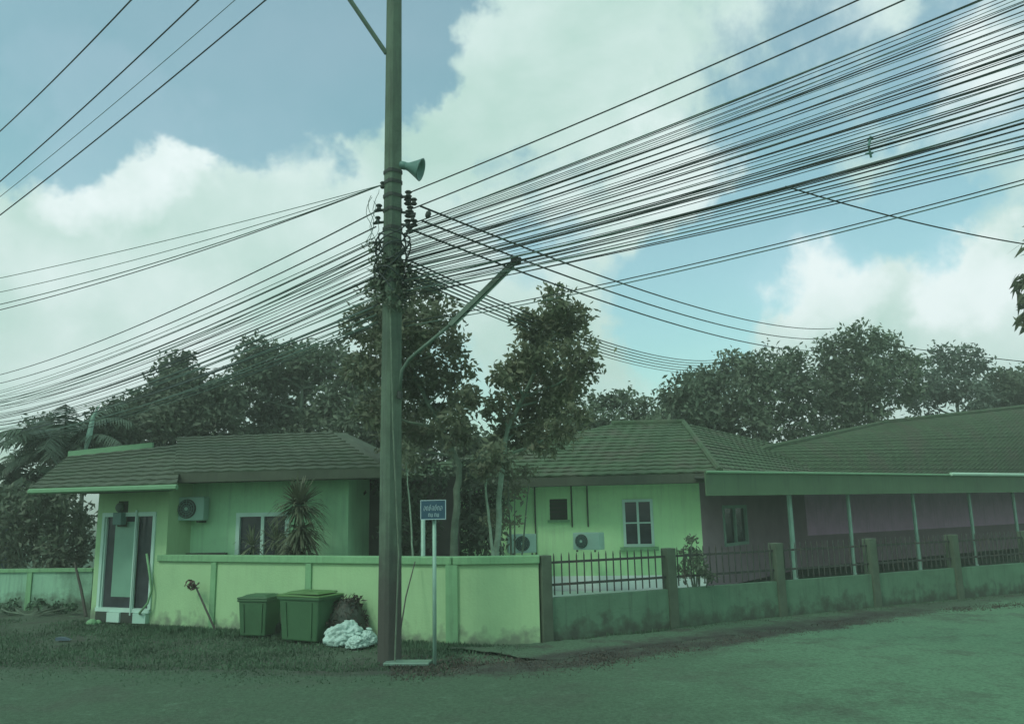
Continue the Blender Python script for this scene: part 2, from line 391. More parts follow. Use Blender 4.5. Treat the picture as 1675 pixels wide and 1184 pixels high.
class Frame:          # a vertical plane: a along u, b up, c outward
    def __init__(s, p0, p1, flip=False):
        s.o = Vector((p0[0], p0[1], 0)); e = Vector((p1[0], p1[1], 0)); s.len = (e - s.o).length
        s.u = (e - s.o).normalized(); s.n = Vector((s.u.y, -s.u.x, 0))
        if flip: s.n = -s.n
    def p(s, a, b, c=0.0): return s.o + s.u * a + Vector((0, 0, b)) + s.n * c
    def hit(s, px, py, c=0.0):
        d = ray(px, py); q = s.o + s.n * c - Vector((0, 0, CAM_Z))
        t = q.dot(s.n) / d.dot(s.n); P = Vector((0, 0, CAM_Z)) + d * t
        return (P - s.o).dot(s.u), P.z
    def box(s, mb, a0, a1, b0, b1, c0, c1):
        return mb.hexa([s.p(a, b, c) for b in (b0, b1) for a, c in ((a0, c1), (a1, c1), (a1, c0), (a0, c0))])
def wall_mesh(F, a0, a1, b0, b1, c0, c1, holes=()):
    mb = MB()
    A = sorted({a0, a1, *[h[0] for h in holes], *[h[1] for h in holes]})
    B = sorted({b0, b1, *[h[2] for h in holes], *[h[3] for h in holes]})
    def op(i, j):
        if i < 0 or j < 0 or i >= len(A) - 1 or j >= len(B) - 1: return True
        ma, mb_ = (A[i] + A[i + 1]) / 2, (B[j] + B[j + 1]) / 2
        return any(h[0] < ma < h[1] and h[2] < mb_ < h[3] for h in holes)
    for i in range(len(A) - 1):
        for j in range(len(B) - 1):
            if op(i, j): continue
            x0, x1, y0, y1 = A[i], A[i + 1], B[j], B[j + 1]
            mb.quad(F.p(x0, y0, c1), F.p(x1, y0, c1), F.p(x1, y1, c1), F.p(x0, y1, c1))
            mb.quad(F.p(x1, y0, c0), F.p(x0, y0, c0), F.p(x0, y1, c0), F.p(x1, y1, c0))
            if op(i - 1, j): mb.quad(F.p(x0, y0, c0), F.p(x0, y0, c1), F.p(x0, y1, c1), F.p(x0, y1, c0))
            if op(i + 1, j): mb.quad(F.p(x1, y0, c1), F.p(x1, y0, c0), F.p(x1, y1, c0), F.p(x1, y1, c1))
            if op(i, j - 1): mb.quad(F.p(x0, y0, c0), F.p(x1, y0, c0), F.p(x1, y0, c1), F.p(x0, y0, c1))
            if op(i, j + 1): mb.quad(F.p(x0, y1, c1), F.p(x1, y1, c1), F.p(x1, y1, c0), F.p(x0, y1, c0))
    return mb
def window(F, parent, h, cols, rows, frame='white', fw=.06, glass='glass', sill=None, proud=.03):
    a0, a1, b0, b1 = h
    mb = MB()
    F.box(mb, a0 - fw * .5, a0 + fw * .6, b0, b1, -.08, proud); F.box(mb, a1 - fw * .6, a1 + fw * .5, b0, b1, -.08, proud)
    F.box(mb, a0 - fw * .5, a1 + fw * .5, b1 - fw * .4, b1 + fw * .7, -.082, proud + .003); F.box(mb, a0 - fw * .5, a1 + fw * .5, b0 - fw * .7, b0 + fw * .4, -.082, proud + .003)
    win = build('window', mb, frame, parent)
    ca = [a0 + fw * .6 + (a1 - a0 - 1.2 * fw) * i / cols for i in range(cols + 1)]
    rb = [b0 + fw * .4 + (b1 - b0 - .8 * fw) * i / rows for i in range(rows + 1)]
    for i in range(1, cols):
        build('mullion', F.box(MB(), ca[i] - fw * .45, ca[i] + fw * .45, rb[0], rb[-1], -.07, proud - .008), frame, win)
    for j in range(1, rows):
        build('transom', F.box(MB(), ca[0], ca[-1], rb[j] - fw * .28, rb[j] + fw * .28, -.068, proud - .011), frame, win)
    for i in range(cols):
        for j in range(rows):
            build('pane', F.box(MB(), ca[i], ca[i + 1], rb[j], rb[j + 1], -.05, -.04), glass, win)
    if sill:
        build('sill', F.box(MB(), a0 - .12, a1 + .12, b0 - fw * .7 - .09, b0 - fw * .7 - .003, -.05, .12), sill, win)
    return win

def roof_courses(parent, e0, e1, t1, t0, m, pitch=.30, n=None, amp=.010, lift=.030):
    """courses of profiled tile from the eave e0-e1 up to t0-t1"""
    e0, e1, t0, t1 = map(Vector, (e0, e1, t0, t1))
    slope = ((t0 + t1) / 2 - (e0 + e1) / 2)
    nn = n or max(3, int(slope.length / pitch))
    nrm = (e1 - e0).cross(slope).normalized()
    if nrm.z < 0: nrm = -nrm
    for k in range(nn):
        f0, f1 = k / nn, (k + 1.12) / nn
        f1 = min(f1, 1.0)
        a, b = e0.lerp(t0, f0), e1.lerp(t1, f0); c, d = e1.lerp(t1, f1), e0.lerp(t0, f1)
        Lg = (b - a).length
        seg = max(2, int(Lg / .085)); seg = min(seg, 260)
        mb = MB(); vs = []; jit = random.uniform(-.006, .006)
        for i in range(seg + 1):
            s_ = i / seg
            wv = amp * math.sin(2 * math.pi * s_ * Lg / .34)
            vs += [a.lerp(b, s_) + nrm * (lift + wv + jit), d.lerp(c, s_) + nrm * (wv * .6), a.lerp(b, s_) + nrm * (wv - .005)]
        fs = []
        for i in range(seg):
            q = i * 3
            fs += [(q, q + 3, q + 4, q + 1), (q + 2, q + 5, q + 3, q)]
        mb.add(vs, fs)
        build('tile_course', mb, m, parent)

# ------------------------------------------------------------------ foliage helpers
def leaf_geo(C, Nn, size, aspect=.42, droop=.25):
    """C (n,3) centres, Nn (n,3) leaf directions; folded four-point leaves"""
    n = len(C)
    d = Nn / np.linalg.norm(Nn, axis=1, keepdims=True)
    r = RNG.normal(size=(n, 3)); s = np.cross(d, r); s /= np.linalg.norm(s, axis=1, keepdims=True) + 1e-9
    u = np.cross(s, d)
    Ln = (size * RNG.uniform(.65, 1.3, n))[:, None]
    b = C - d * Ln * .5; t = C + d * Ln * .5 - np.array([0, 0, 1]) * Ln * droop * .5
    l_ = C + s * Ln * aspect * .5 + u * Ln * .10; r_ = C - s * Ln * aspect * .5 + u * Ln * .10
    V = np.stack([b, l_, t, r_], 1).reshape(-1, 3)
    i = np.arange(n)[:, None] * 4
    T = np.concatenate([i + [0, 2, 1], i + [0, 3, 2]], 0)
    return V, T
def crown_points(blobs, n, clump=.20, per=22, shell=(.55, 1.0)):
    vol = np.array([b[1] ** 2 for b in blobs]); vol = vol / vol.sum()
    C = []; D = []
    for (c, r), f in zip(blobs, vol):
        k = max(4, int(n * f / per))
        v = RNG.normal(size=(k, 3)); v /= np.linalg.norm(v, axis=1, keepdims=True)
        rad = RNG.uniform(shell[0], shell[1], k)[:, None] * r
        cc = np.array(c) + v * rad * np.array([1, 1, .95])
        for q, vv in zip(cc, v):
            m_ = max(3, int(per * RNG.uniform(.5, 1.5)))
            C.append(q + RNG.normal(size=(m_, 3)) * clump * np.array([1, 1, .7]))
            D.append(vv * .7 + RNG.normal(size=(m_, 3)) * .8 + np.array([0, 0, .1]))
    return np.concatenate(C), np.concatenate(D)
def px_blobs(lst, Y, spread=.55):
    o = []
    for (px, py, r) in lst:
        rr = r / FPX * Y
        o.append((at(px, py, Y + random.uniform(-spread, spread) * 2.0), rr))
    return o
def tree(name, label, Y, blobs, m, n, size, trunk=None, bark='bark', trad=.12, clump=.2, per=22, group=None, cat='tree', spread=.55, limbs=True, aspect=.45, branch=None):
    bl = px_blobs(blobs, Y, spread)
    if trunk: path = [at(px, py, Y) for px, py in trunk]
    else:
        c = sum((b[0] for b in bl), Vector()) / len(bl); path = [Vector((c.x + .1, Y, 0)), Vector((c.x - .05, Y, c.z * .5)), Vector((c.x, Y, c.z))]
    base = path[0].copy(); base.z = 0
    if path[0].z > .02: path.insert(0, base.copy())
    else: path[0] = base.copy()
    path[0].z = -.05
    t = thing(name, label, cat, base, group)
    k = len(path); P = []
    for i in range(k - 1):
        for s_ in range(4): P.append(path[i].lerp(path[i + 1], s_ / 4) + Vector((random.uniform(-.02, .02), random.uniform(-.02, .02), 0)) * ((1 if trad > .05 else .25) if i + s_ else 0))
    P.append(path[-1])
    mb = MB().tube(P, [trad * (1 - .65 * i / (len(P) - 1)) for i in range(len(P))], 8)
    tr = build('trunk', mb, bark, t, smooth=True)
    if limbs:
        for c, r in bl:
            st = min(P[len(P) // 3:], key=lambda q: (q - c).length + max(0, q.z - c.z + .3) * 2)
            mid = st.lerp(c, .55) + Vector((0, 0, .12 * (c - st).length)) * -.5
            build('limb', MB().tube([st, mid, c], [trad * .38, trad * .26, trad * .1], 5), bark, tr)
    C, D = crown_points(bl, n, clump, per)
    V, T = leaf_geo(C, D, size, aspect)
    fast_mesh('crown', V, T, m, t)
    return t

# ================================================================== THE SETTING
def gh(x, y):
    h = .02 * mnoise.noise(Vector((x * .35, y * .35, 0))) + .012 * mnoise.noise(Vector((x * 1.3, y * 1.3, 4)))
    return h
def grid_sheet(name, x0, x1, y0, y1, nx, ny, zf, m):
    mb = MB(); 
    mb.v = [Vector((x0 + (x1 - x0) * i / nx, y0 + (y1 - y0) * j / ny, zf(x0 + (x1 - x0) * i / nx, y0 + (y1 - y0) * j / ny))) for j in range(ny + 1) for i in range(nx + 1)]
    mb.f = [(j * (nx + 1) + i, j * (nx + 1) + i + 1, (j + 1) * (nx + 1) + i + 1, (j + 1) * (nx + 1) + i) for j in range(ny) for i in range(nx)]
    o = build(name, mb, m, smooth=True); tag(o, kind='structure'); return o
# far ground with a finer sheet round the corner plot
mb = MB()
mb.quad((-400, -300, -.06), (400, -300, -.06), (400, 700, -.06), (-400, 700, -.06))
tag(build('ground', mb, 'ground'), kind='structure')
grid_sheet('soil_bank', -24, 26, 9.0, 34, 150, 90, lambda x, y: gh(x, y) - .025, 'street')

def poly_sheet(name, pts, z, m, wob=.0, dens=.06):
    """fan-filled polygon with a wavering edge"""
    P = []
    n = len(pts)
    for i in range(n):
        a, b = Vector((pts[i][0], pts[i][1], 0)), Vector((pts[(i + 1) % n][0], pts[(i + 1) % n][1], 0))
        k = max(1, int((b - a).length / dens)) if wob else 1
        nn = Vector(((b - a).y, -(b - a).x, 0)).normalized()
        for s_ in range(k):
            q = a.lerp(b, s_ / k)
            P.append(q + nn * wob * (mnoise.noise(q * 1.1) + .8 * mnoise.noise(q * 3.3) + .5 * mnoise.noise(q * 9.0)) + Vector((0, 0, z)))
    mb = MB(); mb.v = P; mb.f = [tuple(range(len(P)))]
    o = build(name, mb, m); tag(o, kind='structure')
    tri = o.modifiers.new('tri', 'TRIANGULATE'); tri.ngon_method = 'CLIP'
    return o
edge = [gnd(x, y) for x, y in ((-260, 1062), (0, 1092), (300, 1098), (560, 1100), (700, 1100), (900, 1080), (1150, 1044), (1480, 1000), (1700, 980), (2100, 955))]
road_pts = [(p.x, p.y) for p in edge] + [(120, 60), (120, -80), (-120, -80), (-120, edge[0].y + 6)]
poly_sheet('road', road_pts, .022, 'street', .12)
# dusty verge beside the fence and the dark strip of litter between verge and road
vg = [gnd(x, y) for x, y in ((735, 1062), (900, 1082), (1150, 1046), (1480, 1002), (1900, 975))]
vg2 = [gnd(x, y) for x, y in ((1900, 948), (1480, 982), (1270, 1004), (1090, 1034), (895, 1054))]
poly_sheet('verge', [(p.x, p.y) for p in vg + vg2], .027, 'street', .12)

# ================================================================== BOUNDARY WALL AND FENCE
WA = at(737, 1000, 12.5); WB = at(888, 1000, 12.4); WL = at(256, 1000, 15.2)
FW = Frame((WL.x, WL.y), (WA.x, WA.y)); FC = Frame((WA.x, WA.y), (WB.x, WB.y))
fd = Vector((1.97, .93, 0)).normalized()
FE = (WB.x + fd.x * 30, WB.y + fd.y * 30)
FF = Frame((WB.x, WB.y), FE)
WH = 1.14
bw = thing('boundary_wall', 'cream plastered boundary wall with green coping behind the bins and pole', 'wall', (FW.p(FW.len / 2, 0)))
cuts = [FW.hit(px, 980)[0] for px in (256, 349, 505)] + [FW.len]
for i in range(len(cuts) - 1):
    build('panel', FW.box(MB(), cuts[i], cuts[i + 1] - .001, -.05, WH, -.14, 0), 'cream', bw)
build('panel', FC.box(MB(), .02, FC.len - .05, -.05, WH, -.14, 0), 'cream', bw)
for px in (349, 505):
    a = FW.hit(px, 980)[0]; build('pilaster', FW.box(MB(), a - .06, a + .06, -.05, WH, -.05, .035), 'trim', bw)
mb = MB(); mb.box((WA.x + .02, WA.y + .05, WH / 2), .18, .2, WH); build('pilaster', mb, 'trim', bw)
build('coping', FW.box(MB(), -.02, FW.len + .04, WH, WH + .115, -.19, .05), 'trim', bw, bevel=.012)
build('coping', FC.box(MB(), .042, FC.len - .03, WH - .001, WH + .116, -.185, .052), 'trim', bw, bevel=.012)
fn = thing('iron_fence', 'dark iron picket fence on a low cement wall along the right street', 'fence', FF.p(3, 0))
BAY = 2.31
nb = 7
BT = .78            # top of the low wall
postmesh = None
for i in range(nb + 1):
    a = i * BAY + .08
    h = 1.27 if i != 0 else 1.25
    build('post', FF.box(MB(), a - .085, a + .085, -.05, h, -.17, .02), 'fence_post', fn, bevel=.008)
    if i < nb:
        build('low_wall', FF.box(MB(), a + .085, a + BAY - .085, -.05, .62, -.13, -.02), 'base_wall', fn)
        for zz in (.79, 1.12):
            build('rail', FF.box(MB(), a + .08, a + BAY - .08, zz, zz + .035, -.085, -.055), 'iron', fn)
        for k in range(1, 17):
            aa = a + .02 + k * (BAY - .04) / 17
            if postmesh is None:
                pm = MB().tube([(0, 0, 0), (0, 0, .57), (0, 0, .62)], [.0115, .0115, .003], 5)
                postmesh = bpy.data.meshes.new('picket'); postmesh.from_pydata([tuple(q) for q in pm.v], [], pm.f); postmesh.materials.append(M['iron'])
            o = bpy.data.objects.new('picket', postmesh); COL.objects.link(o); o.parent = fn
            o.location = FF.p(aa, .66 + random.uniform(-.008, .008), -.045) - ORIG[fn]; ORIG[o] = ORIG[fn]

# old wall far left
FO = Frame((at(-120, 960, 18.6).x, 18.6), (at(150, 960, 18.0).x, 18.0))
ow = thing('old_wall', 'stained pale old wall with posts at the far left of the door', 'wall', FO.p(2, 0))
cut = [0, FO.hit(-40, 960)[0], FO.hit(48, 960)[0], FO.len]
for i in range(3):
    build('panel', FO.box(MB(), cut[i], cut[i + 1] - .001, -.06, .80, -.12, 0), 'old_wall', ow)
for i in (1, 2):
    build('post', FO.box(MB(), cut[i] - .06, cut[i] + .06, -.06, .81, -.1, .03), 'trim', ow)
build('coping', FO.box(MB(), 0, FO.len, .80, .87, -.15, .04), 'trim', ow)

# ================================================================== HOUSES
def ac_unit(F, parent_a, b0, wdt, hgt, dep, label, m='ac', c0=.12, fan=.3):
    a0 = parent_a
    t = thing('ac_condenser', label, 'air conditioner', F.p(a0 + wdt / 2, b0, c0 + dep / 2))
    build('casing', F.box(MB(), a0, a0 + wdt, b0, b0 + hgt, c0, c0 + dep), m, t, bevel=.015)
    cc = F.p(a0 + wdt * fan, b0 + hgt * .5, c0 + dep)
    r = hgt * .41
    build('fan_grille', MB().lathe(cc, F.n, [(0.0005, r), (.022, r * .97), (.03, r * .8), (.025, r * .2)], 24), 'bin_dark', t, smooth=False)
    g = MB()
    for k in range(3):
        q = r * (.35 + .25 * k); g.tube([cc + F.n * .034 + (F.u * math.cos(x) + Vector((0, 0, 1)) * math.sin(x)) * q for x in [2 * math.pi * j / 20 for j in range(21)]], .006, 4, False)
    for k in range(6):
        x = math.pi * k / 6; v = (F.u * math.cos(x) + Vector((0, 0, 1)) * math.sin(x)) * r * .92; g.tube([cc + F.n * .036 - v, cc + F.n * .036 + v], .005, 4)
    build('wire_guard', g, 'horn', t)
    build('hub', MB().lathe(cc, F.n, [(.03, r * .2), (.045, r * .18), (.05, r * .05)], 12), m, t)
    for k in (.16, .84):
        build('bracket', F.box(MB(), a0 + wdt * k - .02, a0 + wdt * k + .02, b0 - .045, b0 - .002, 0.002, c0 + dep), 'fascia', t)
    return t

# --- central house (roof 1)
H1L = at(640, 880, 20.2); H1R = at(1149, 880, 19.2)
F1 = Frame((H1L.x, H1L.y), (H1R.x, H1R.y))
h1 = thing('central_house', 'pale green central house with dark hip roof and white cross window', 'house', F1.p(F1.len * .7, 0, -2))
win1 = (*[F1.hit(px, 855)[0] for px in (1021, 1067)], F1.hit(1045, 891)[1], F1.hit(1045, 819)[1])
vent = (*[F1.hit(px, 835)[0] for px in (899, 928)], F1.hit(913, 850)[1], F1.hit(913, 816)[1])
WT1 = 2.50
build('wall', wall_mesh(F1, 0, F1.len, .36, WT1, -.15, 0, [win1, vent]), 'cream_house', h1)
build('plinth', F1.box(MB(), 0, F1.len + .02, -.05, .36, -.15, .035), 'white_wall', h1)
window(F1, h1, win1, 2, 2, sill='trim')
v = build('vent_window', F1.box(MB(), vent[0], vent[1], vent[2], vent[3], -.10, -.09), 'brown', h1)
for k in range(5):
    b = vent[2] + (vent[3] - vent[2]) * (k + .5) / 5
    build('louvre', F1.box(MB(), vent[0] + .002, vent[1] - .002, b - .035, b + .02, -.085, -.03), 'fascia', v)
build('vent_sill', F1.box(MB(), vent[0] - .05, vent[1] + .05, vent[2] - .06, vent[2] - .003, 0.001, .07), 'trim', v)
for px in (876, 936, 962):
    a = F1.hit(px, 850)[0]
    build('pipe', MB().tube([F1.p(a, .5 if px == 876 else 1.5, .035), F1.p(a, WT1, .035)], .018, 6), 'fascia', h1)
# side wall, under the carport
sdir = Vector((.60, .80, 0)).normalized()
S1 = Frame((H1R.x, H1R.y), (H1R.x + sdir.x * 12, H1R.y + sdir.y * 12))
w1 = (*[S1.hit(px, 860)[0] for px in (1184, 1221)], S1.hit(1200, 889)[1], S1.hit(1200, 829)[1])
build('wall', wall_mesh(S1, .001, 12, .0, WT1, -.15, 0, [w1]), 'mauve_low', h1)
window(S1, h1, w1, 2, 1, frame='post_pale', fw=.07)
# roof: hip with fascia
EZ = 2.52; TZ = EZ + .17; OV = .6
ec = F1.p(F1.len, 0) + (F1.n * .70 + S1.n * .45)
el = F1.p(-.8, 0, OV)
es = S1.p(13, 0, .5)
ec.z = el.z = es.z = TZ
zv = Vector((0, 0, 1))
rg0 = at(1000, 696, 24.0); rg1 = at(1118, 690, 24.0)
rz = (rg0.z + rg1.z) / 2; rg0.z = rg1.z = rz
blf = F1.p(-.8, 0, -8); blf.z = TZ
rf = build('roof', MB().quad(el - zv * .02, ec - zv * .02, rg1 - zv * .02, rg0 - zv * .02).quad(ec - zv * .02, es - zv * .02, es + Vector((-4, 3, .1)), rg1 - zv * .02).quad(el - zv * .02, rg0 - zv * .02, rg0 + Vector((-3, 4, -1.6)), blf), 'roof', h1)
roof_courses(rf, el, ec, rg1, rg0, 'roof', n=16)
es2 = S1.p(13, 0, .5); es2.z = TZ
rg2 = rg1 + Vector((6.3, 5.2, -.75))
roof_courses(rf, ec, es2, rg2, rg1, 'roof', n=15)
build('ridge_cap', MB().tube([rg0 + zv * .03, rg1 + zv * .03], .09, 8), 'roof', rf)
build('ridge_cap', MB().tube([ec + zv * .03, rg1 + zv * .03], .08, 8), 'roof', rf)
mb = MB()
for (A_, B_) in ((el, ec), (ec, es)):
    d = (B_ - A_).normalized(); nrm_ = Vector((d.y, -d.x, 0))
    mb.hexa([A_ - zv * .22 , B_ - zv * .22, B_ - zv * .22 - nrm_ * .03, A_ - zv * .22 - nrm_ * .03, A_ - zv * .02, B_ - zv * .02, B_ - zv * .02 - nrm_ * .03, A_ - zv * .02 - nrm_ * .03])
build('fascia', mb, 'fascia', h1)
mb = MB(); q = zv * .215
mb.add([el - q, ec - q, F1.p(F1.len, TZ) - q, F1.p(-.8, TZ) - q], [(0, 3, 2, 1)])
mb.add([ec - q, es - q, S1.p(13, TZ) - q, S1.p(0, TZ) - q], [(0, 3, 2, 1)])
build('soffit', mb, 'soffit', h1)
# yard slab
y0 = gnd(895, 985)
poly_sheet('yard_slab', [(p.x, p.y) for p in (FF.p(.1, 0, -.3), FF.p(6, 0, -.3), F1.p(F1.len + .8, 0, .1), F1.p(1.5, 0, .1), FC.p(.2, 0, -.5))], .03, 'yard')

# --- carport and far right house (roof 2)
c1 = at(1296, 900, 18.5); c4 = at(1593, 900, 23.0)
cdir = Vector((c4.x - c1.x, c4.y - c1.y, 0)).normalized(); cn = Vector((cdir.y, -cdir.x, 0))
CP0 = Vector((c1.x, c1.y, 0)) - cdir * 2.55
FP = Frame((CP0.x, CP0.y), (CP0.x + cdir.x * 20, CP0.y + cdir.y * 20))
cp = thing('carport', 'low carport with green fascia and thin pale columns behind the right fence', 'carport', FP.p(8, 0))
ZB, ZT_ = 2.14, 2.62
for px in (1296, 1393, 1500, 1593, 1666):
    a = FP.hit(px, 880)[0]
    build('column', MB().tube([FP.p(a, -.05), FP.p(a, ZB + .12)], .058 if px < 1300 else .045, 8), 'post_pale', cp)
build('fascia', FP.box(MB(), -.62, 34, ZB, ZT_, .42, .45), 'fascia_green', cp)
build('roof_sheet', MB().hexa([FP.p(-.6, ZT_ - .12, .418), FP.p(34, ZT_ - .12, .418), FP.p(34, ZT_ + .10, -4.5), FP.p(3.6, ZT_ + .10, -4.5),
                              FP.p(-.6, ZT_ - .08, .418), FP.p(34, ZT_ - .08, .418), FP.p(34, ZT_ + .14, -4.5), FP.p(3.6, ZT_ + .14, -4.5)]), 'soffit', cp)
ga = FP.hit(1528, 792)[0]
build('gutter', MB().tube([FP.p(ga, ZT_ + .02, .49), FP.p(34, ZT_ + .075, .49)], .05, 8), 'flash', cp)
build('gutter', MB().tube([FP.p(-.6, ZT_ + .0, .47), FP.p(ga - .03, ZT_ + .0, .47)], .028, 6), 'flash_green', cp)
for k in range(5):
    a = 4.2 + k * 3.4
    build('beam', MB().hexa([FP.p(a, ZB + .12, .4), FP.p(a + .1, ZB + .12, .4), FP.p(a + .1, ZB + .2, -4.4), FP.p(a, ZB + .2, -4.4), FP.p(a, ZB + .26, .4), FP.p(a + .1, ZB + .26, .4), FP.p(a + .1, ZB + .36, -4.4), FP.p(a, ZB + .36, -4.4)]), 'fascia', cp)
h2 = thing('right_house', 'long mauve walled house with big dark hip roof at the right', 'house', FP.p(10, 0, -6))
W2 = Frame(FP.p(.6, 0, -4.2)[:2], FP.p(36, 0, -4.2)[:2])
holes2 = [(6.2, 7.3, 1.0, 2.0)]
build('wall', wall_mesh(W2, 3.2, 14.2, 0, 2.75, -.15, 0, holes2), 'mauve', h2)
build('wall', W2.box(MB(), 14.203, 35, 0, 2.75, -.15, .0), 'mauve', h2)
build('dado', W2.box(MB(), 3.2, 35, 0, .95, .002, .03), 'mauve_low', h2)
window(W2, h2, holes2[0], 2, 1, frame='mauve_low')
r0 = FP.p(1.8, 0, -4.1); r0.z = 2.78
r1 = FP.p(30, 0, -4.1); r1.z = 2.78
tp0 = at(1452, 691, 31.0); tp1 = at(1720, 661, 36.0); tp2 = tp0 + (tp1 - tp0) * 2
def bil(m_, a, b, c, d, n=8):
    a, b, c, d = [Vector(q) - zv * .05 for q in (a, b, c, d)]
    for i in range(n):
        for j in range(n):
            P_ = lambda u, v_: a.lerp(b, u).lerp(d.lerp(c, u), v_)
            m_.quad(P_(i / n, j / n), P_((i + 1) / n, j / n), P_((i + 1) / n, (j + 1) / n), P_(i / n, (j + 1) / n))
    return m_
rf2 = build('roof', bil(MB(), r0, r1, tp2, tp0).quad(r0 - zv * .05, tp0 - zv * .05, tp0 + Vector((1, 5, -2.2)), r0 + Vector((-2.5, 8, 0))), 'roof', h2)
roof_courses(rf2, r0, r1, tp2, tp0, 'roof', n=20)
build('ridge_cap', MB().tube([r0, tp0 + zv * .03, tp2 + zv * .03], .09, 8), 'roof', rf2)

# --- left house with the door
FD = Frame((at(152, 950, 16.1).x, 16.1), (at(269, 950, 15.35).x, 15.35))
h3 = thing('left_house', 'green left house with white framed sliding door and low brown roof', 'house', FD.p(FD.len / 2, 0, -1.5))
dr = (*[FD.hit(px, 920)[0] for px in (166, 250)], FD.hit(205, 996)[1], FD.hit(205, 843)[1])
WT3 = 2.60
build('wall', wall_mesh(FD, 0, FD.len, -.05, WT3, -.15, 0, [dr, (dr[0] + .05, dr[1] - .05, dr[2] - .14, dr[2] - .04)]), 'cream', h3)
dS = Frame(FD.p(FD.len, 0)[:2], FD.p(FD.len, 0, -3.2)[:2])
build('wall', FD.box(MB(), FD.len - .15, FD.len - .003, -.05, WT3, -.6, -.151), 'cream', h3)
build('wall', FD.box(MB(), .003, .15, -.05, WT3, -3.2, -.151), 'cream', h3)
a0, a1, b0, b1 = dr
door = build('door', FD.box(FD.box(FD.box(FD.box(MB(), a0 - .03, a0 + .04, b0, b1, -.1, .03), a1 - .04, a1 + .03, b0, b1, -.1, .03), a0 - .03, a1 + .03, b1 - .02, b1 + .06, -.102, .033), a0 - .03, a1 + .03, b0 - .05, b0 + .02, -.102, .05), 'white', h3)
am = a0 + (a1 - a0) * .64
build('sliding_leaf', FD.box(MB(), a0 + .04, am, b0 + .02, b1 - .02, -.05, -.04), 'glass', door)
build('sliding_leaf', FD.box(MB(), am, a1 - .04, b0 + .02, b1 - .02, -.08, -.07), 'glass', door)
build('curtain', FD.box(MB(), a0 + .04 + (am - a0) * .27, am - .02, b0 + .22, b1 - .12, -.038, -.034), 'curtain', door)
build('stile', FD.box(MB(), am - .035, am + .02, b0 + .02, b1 - .02, -.04, .0), 'white', door)
build('stile', FD.box(MB(), a0 + .04, a0 + .07, b0 + .02, b1 - .02, -.04, .0), 'white', door)
for k, mm in enumerate(('bin_dark', 'white', 'bin_dark', 'ac')):
    q0 = a0 + (a1 - a0) * k / 4
    build('step_block', FD.box(MB(), q0, q0 + (a1 - a0) / 4 - .01, .0, max(.08, b0 - .055), -.1, .06 + .03 * (k % 2)), mm, h3)
build('conduit', MB().tube([FD.p(am + .05, b0 - .1, .06), FD.p(am + .05, b1 + .1, .06)], .02, 6), 'white', h3)
# recessed main wall with ac and window
FM = Frame((at(258, 880, 15.95).x, 15.95), (at(569, 880, 15.6).x, 15.6))
wm = (*[FM.hit(px, 870)[0] for px in (389, 470)], FM.hit(430, 914)[1], FM.hit(430, 842)[1])
build('wall', wall_mesh(FM, -.1, FM.len, -.05, 2.66, -.15, 0, [wm]), 'green_house', h3)
build('wall', FM.box(MB(), FM.len - .15, FM.len - .003, -.05, 2.66, -3.5, -.151), 'green_house', h3)
build('wall', FM.box(MB(), FM.len, FM.len + 1.9, -.05, 2.66, -1.6, -1.5), 'brown', h3)
window(FM, h3, wm, 2, 1, sill=None, fw=.07)
build('ledge', FM.box(MB(), FM.hit(278, 905)[0], FM.hit(372, 905)[0], FM.hit(320, 912)[1], FM.hit(320, 904)[1], .002, .1), 'brown', h3)
# roofs of the left house
le0 = at(48, 801, 15.1); le1 = at(290, 790, 14.4)
le1.z = le0.z = (le0.z + le1.z) / 2
lt0 = at(112, 746, 18.2); lt1 = at(300, 712, 18.2); lt1.z = lt0.z + .22
lr = build('roof', MB().quad(le0 - zv * .02, le1 - zv * .02, lt1 - zv * .02, lt0 - zv * .02), 'roof_brown', h3)
roof_courses(lr, le0, le1, lt1, lt0, 'roof_brown', n=10)
fe = lt0.lerp(lt1, (250 - 112) / (300 - 112))
build('ridge_flashing', MB().hexa([lt0 - zv * .02 + Vector((0, -.03, 0)), fe - zv * .02 + Vector((0, -.03, 0)), fe + Vector((0, .06, -.02)), lt0 + Vector((0, .06, -.02)),
                                  lt0 + zv * .11 + Vector((0, -.03, 0)), fe + zv * .11 + Vector((0, -.03, 0)), fe + zv * .11 + Vector((0, .06, 0)), lt0 + zv * .11 + Vector((0, .06, 0))]), 'flash_green', lr)
build('eave_board', MB().tube([le0 - zv * .05, le1 - zv * .05], .05, 6), 'flash_green', lr)
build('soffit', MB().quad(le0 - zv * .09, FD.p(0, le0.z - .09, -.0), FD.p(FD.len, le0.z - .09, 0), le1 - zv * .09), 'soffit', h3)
me0 = at(285, 770, 15.2); me1 = at(630, 770, 14.8); mz = (me0.z + me1.z) / 2; me0.z = me1.z = mz
mt0 = at(290, 715, 19.0); mt1 = at(540, 712, 18.5); mt0.z = mt1.z = max(mt0.z, mz + .55)
mr_ = build('roof', MB().quad(me0 - zv * .02, me1 - zv * .02, mt1 - zv * .02, mt0 - zv * .02).quad(me1 - zv * .02, me1 + Vector((.6, 4, 0)), mt1 + Vector((.3, .3, 0)), mt1 - zv * .02), 'roof_brown', h3)
roof_courses(mr_, me0, me1, mt1, mt0, 'roof_brown', n=12)
md = (me1 - me0).normalized(); mn = Vector((md.y, -md.x, 0))
build('fascia', MB().hexa([me0 - zv * .17, me1 - zv * .17, me1 - zv * .17 - mn * .03, me0 - zv * .17 - mn * .03, me0 + zv * .02, me1 + zv * .02, me1 + zv * .02 - mn * .03, me0 + zv * .02 - mn * .03]), 'fascia', h3)
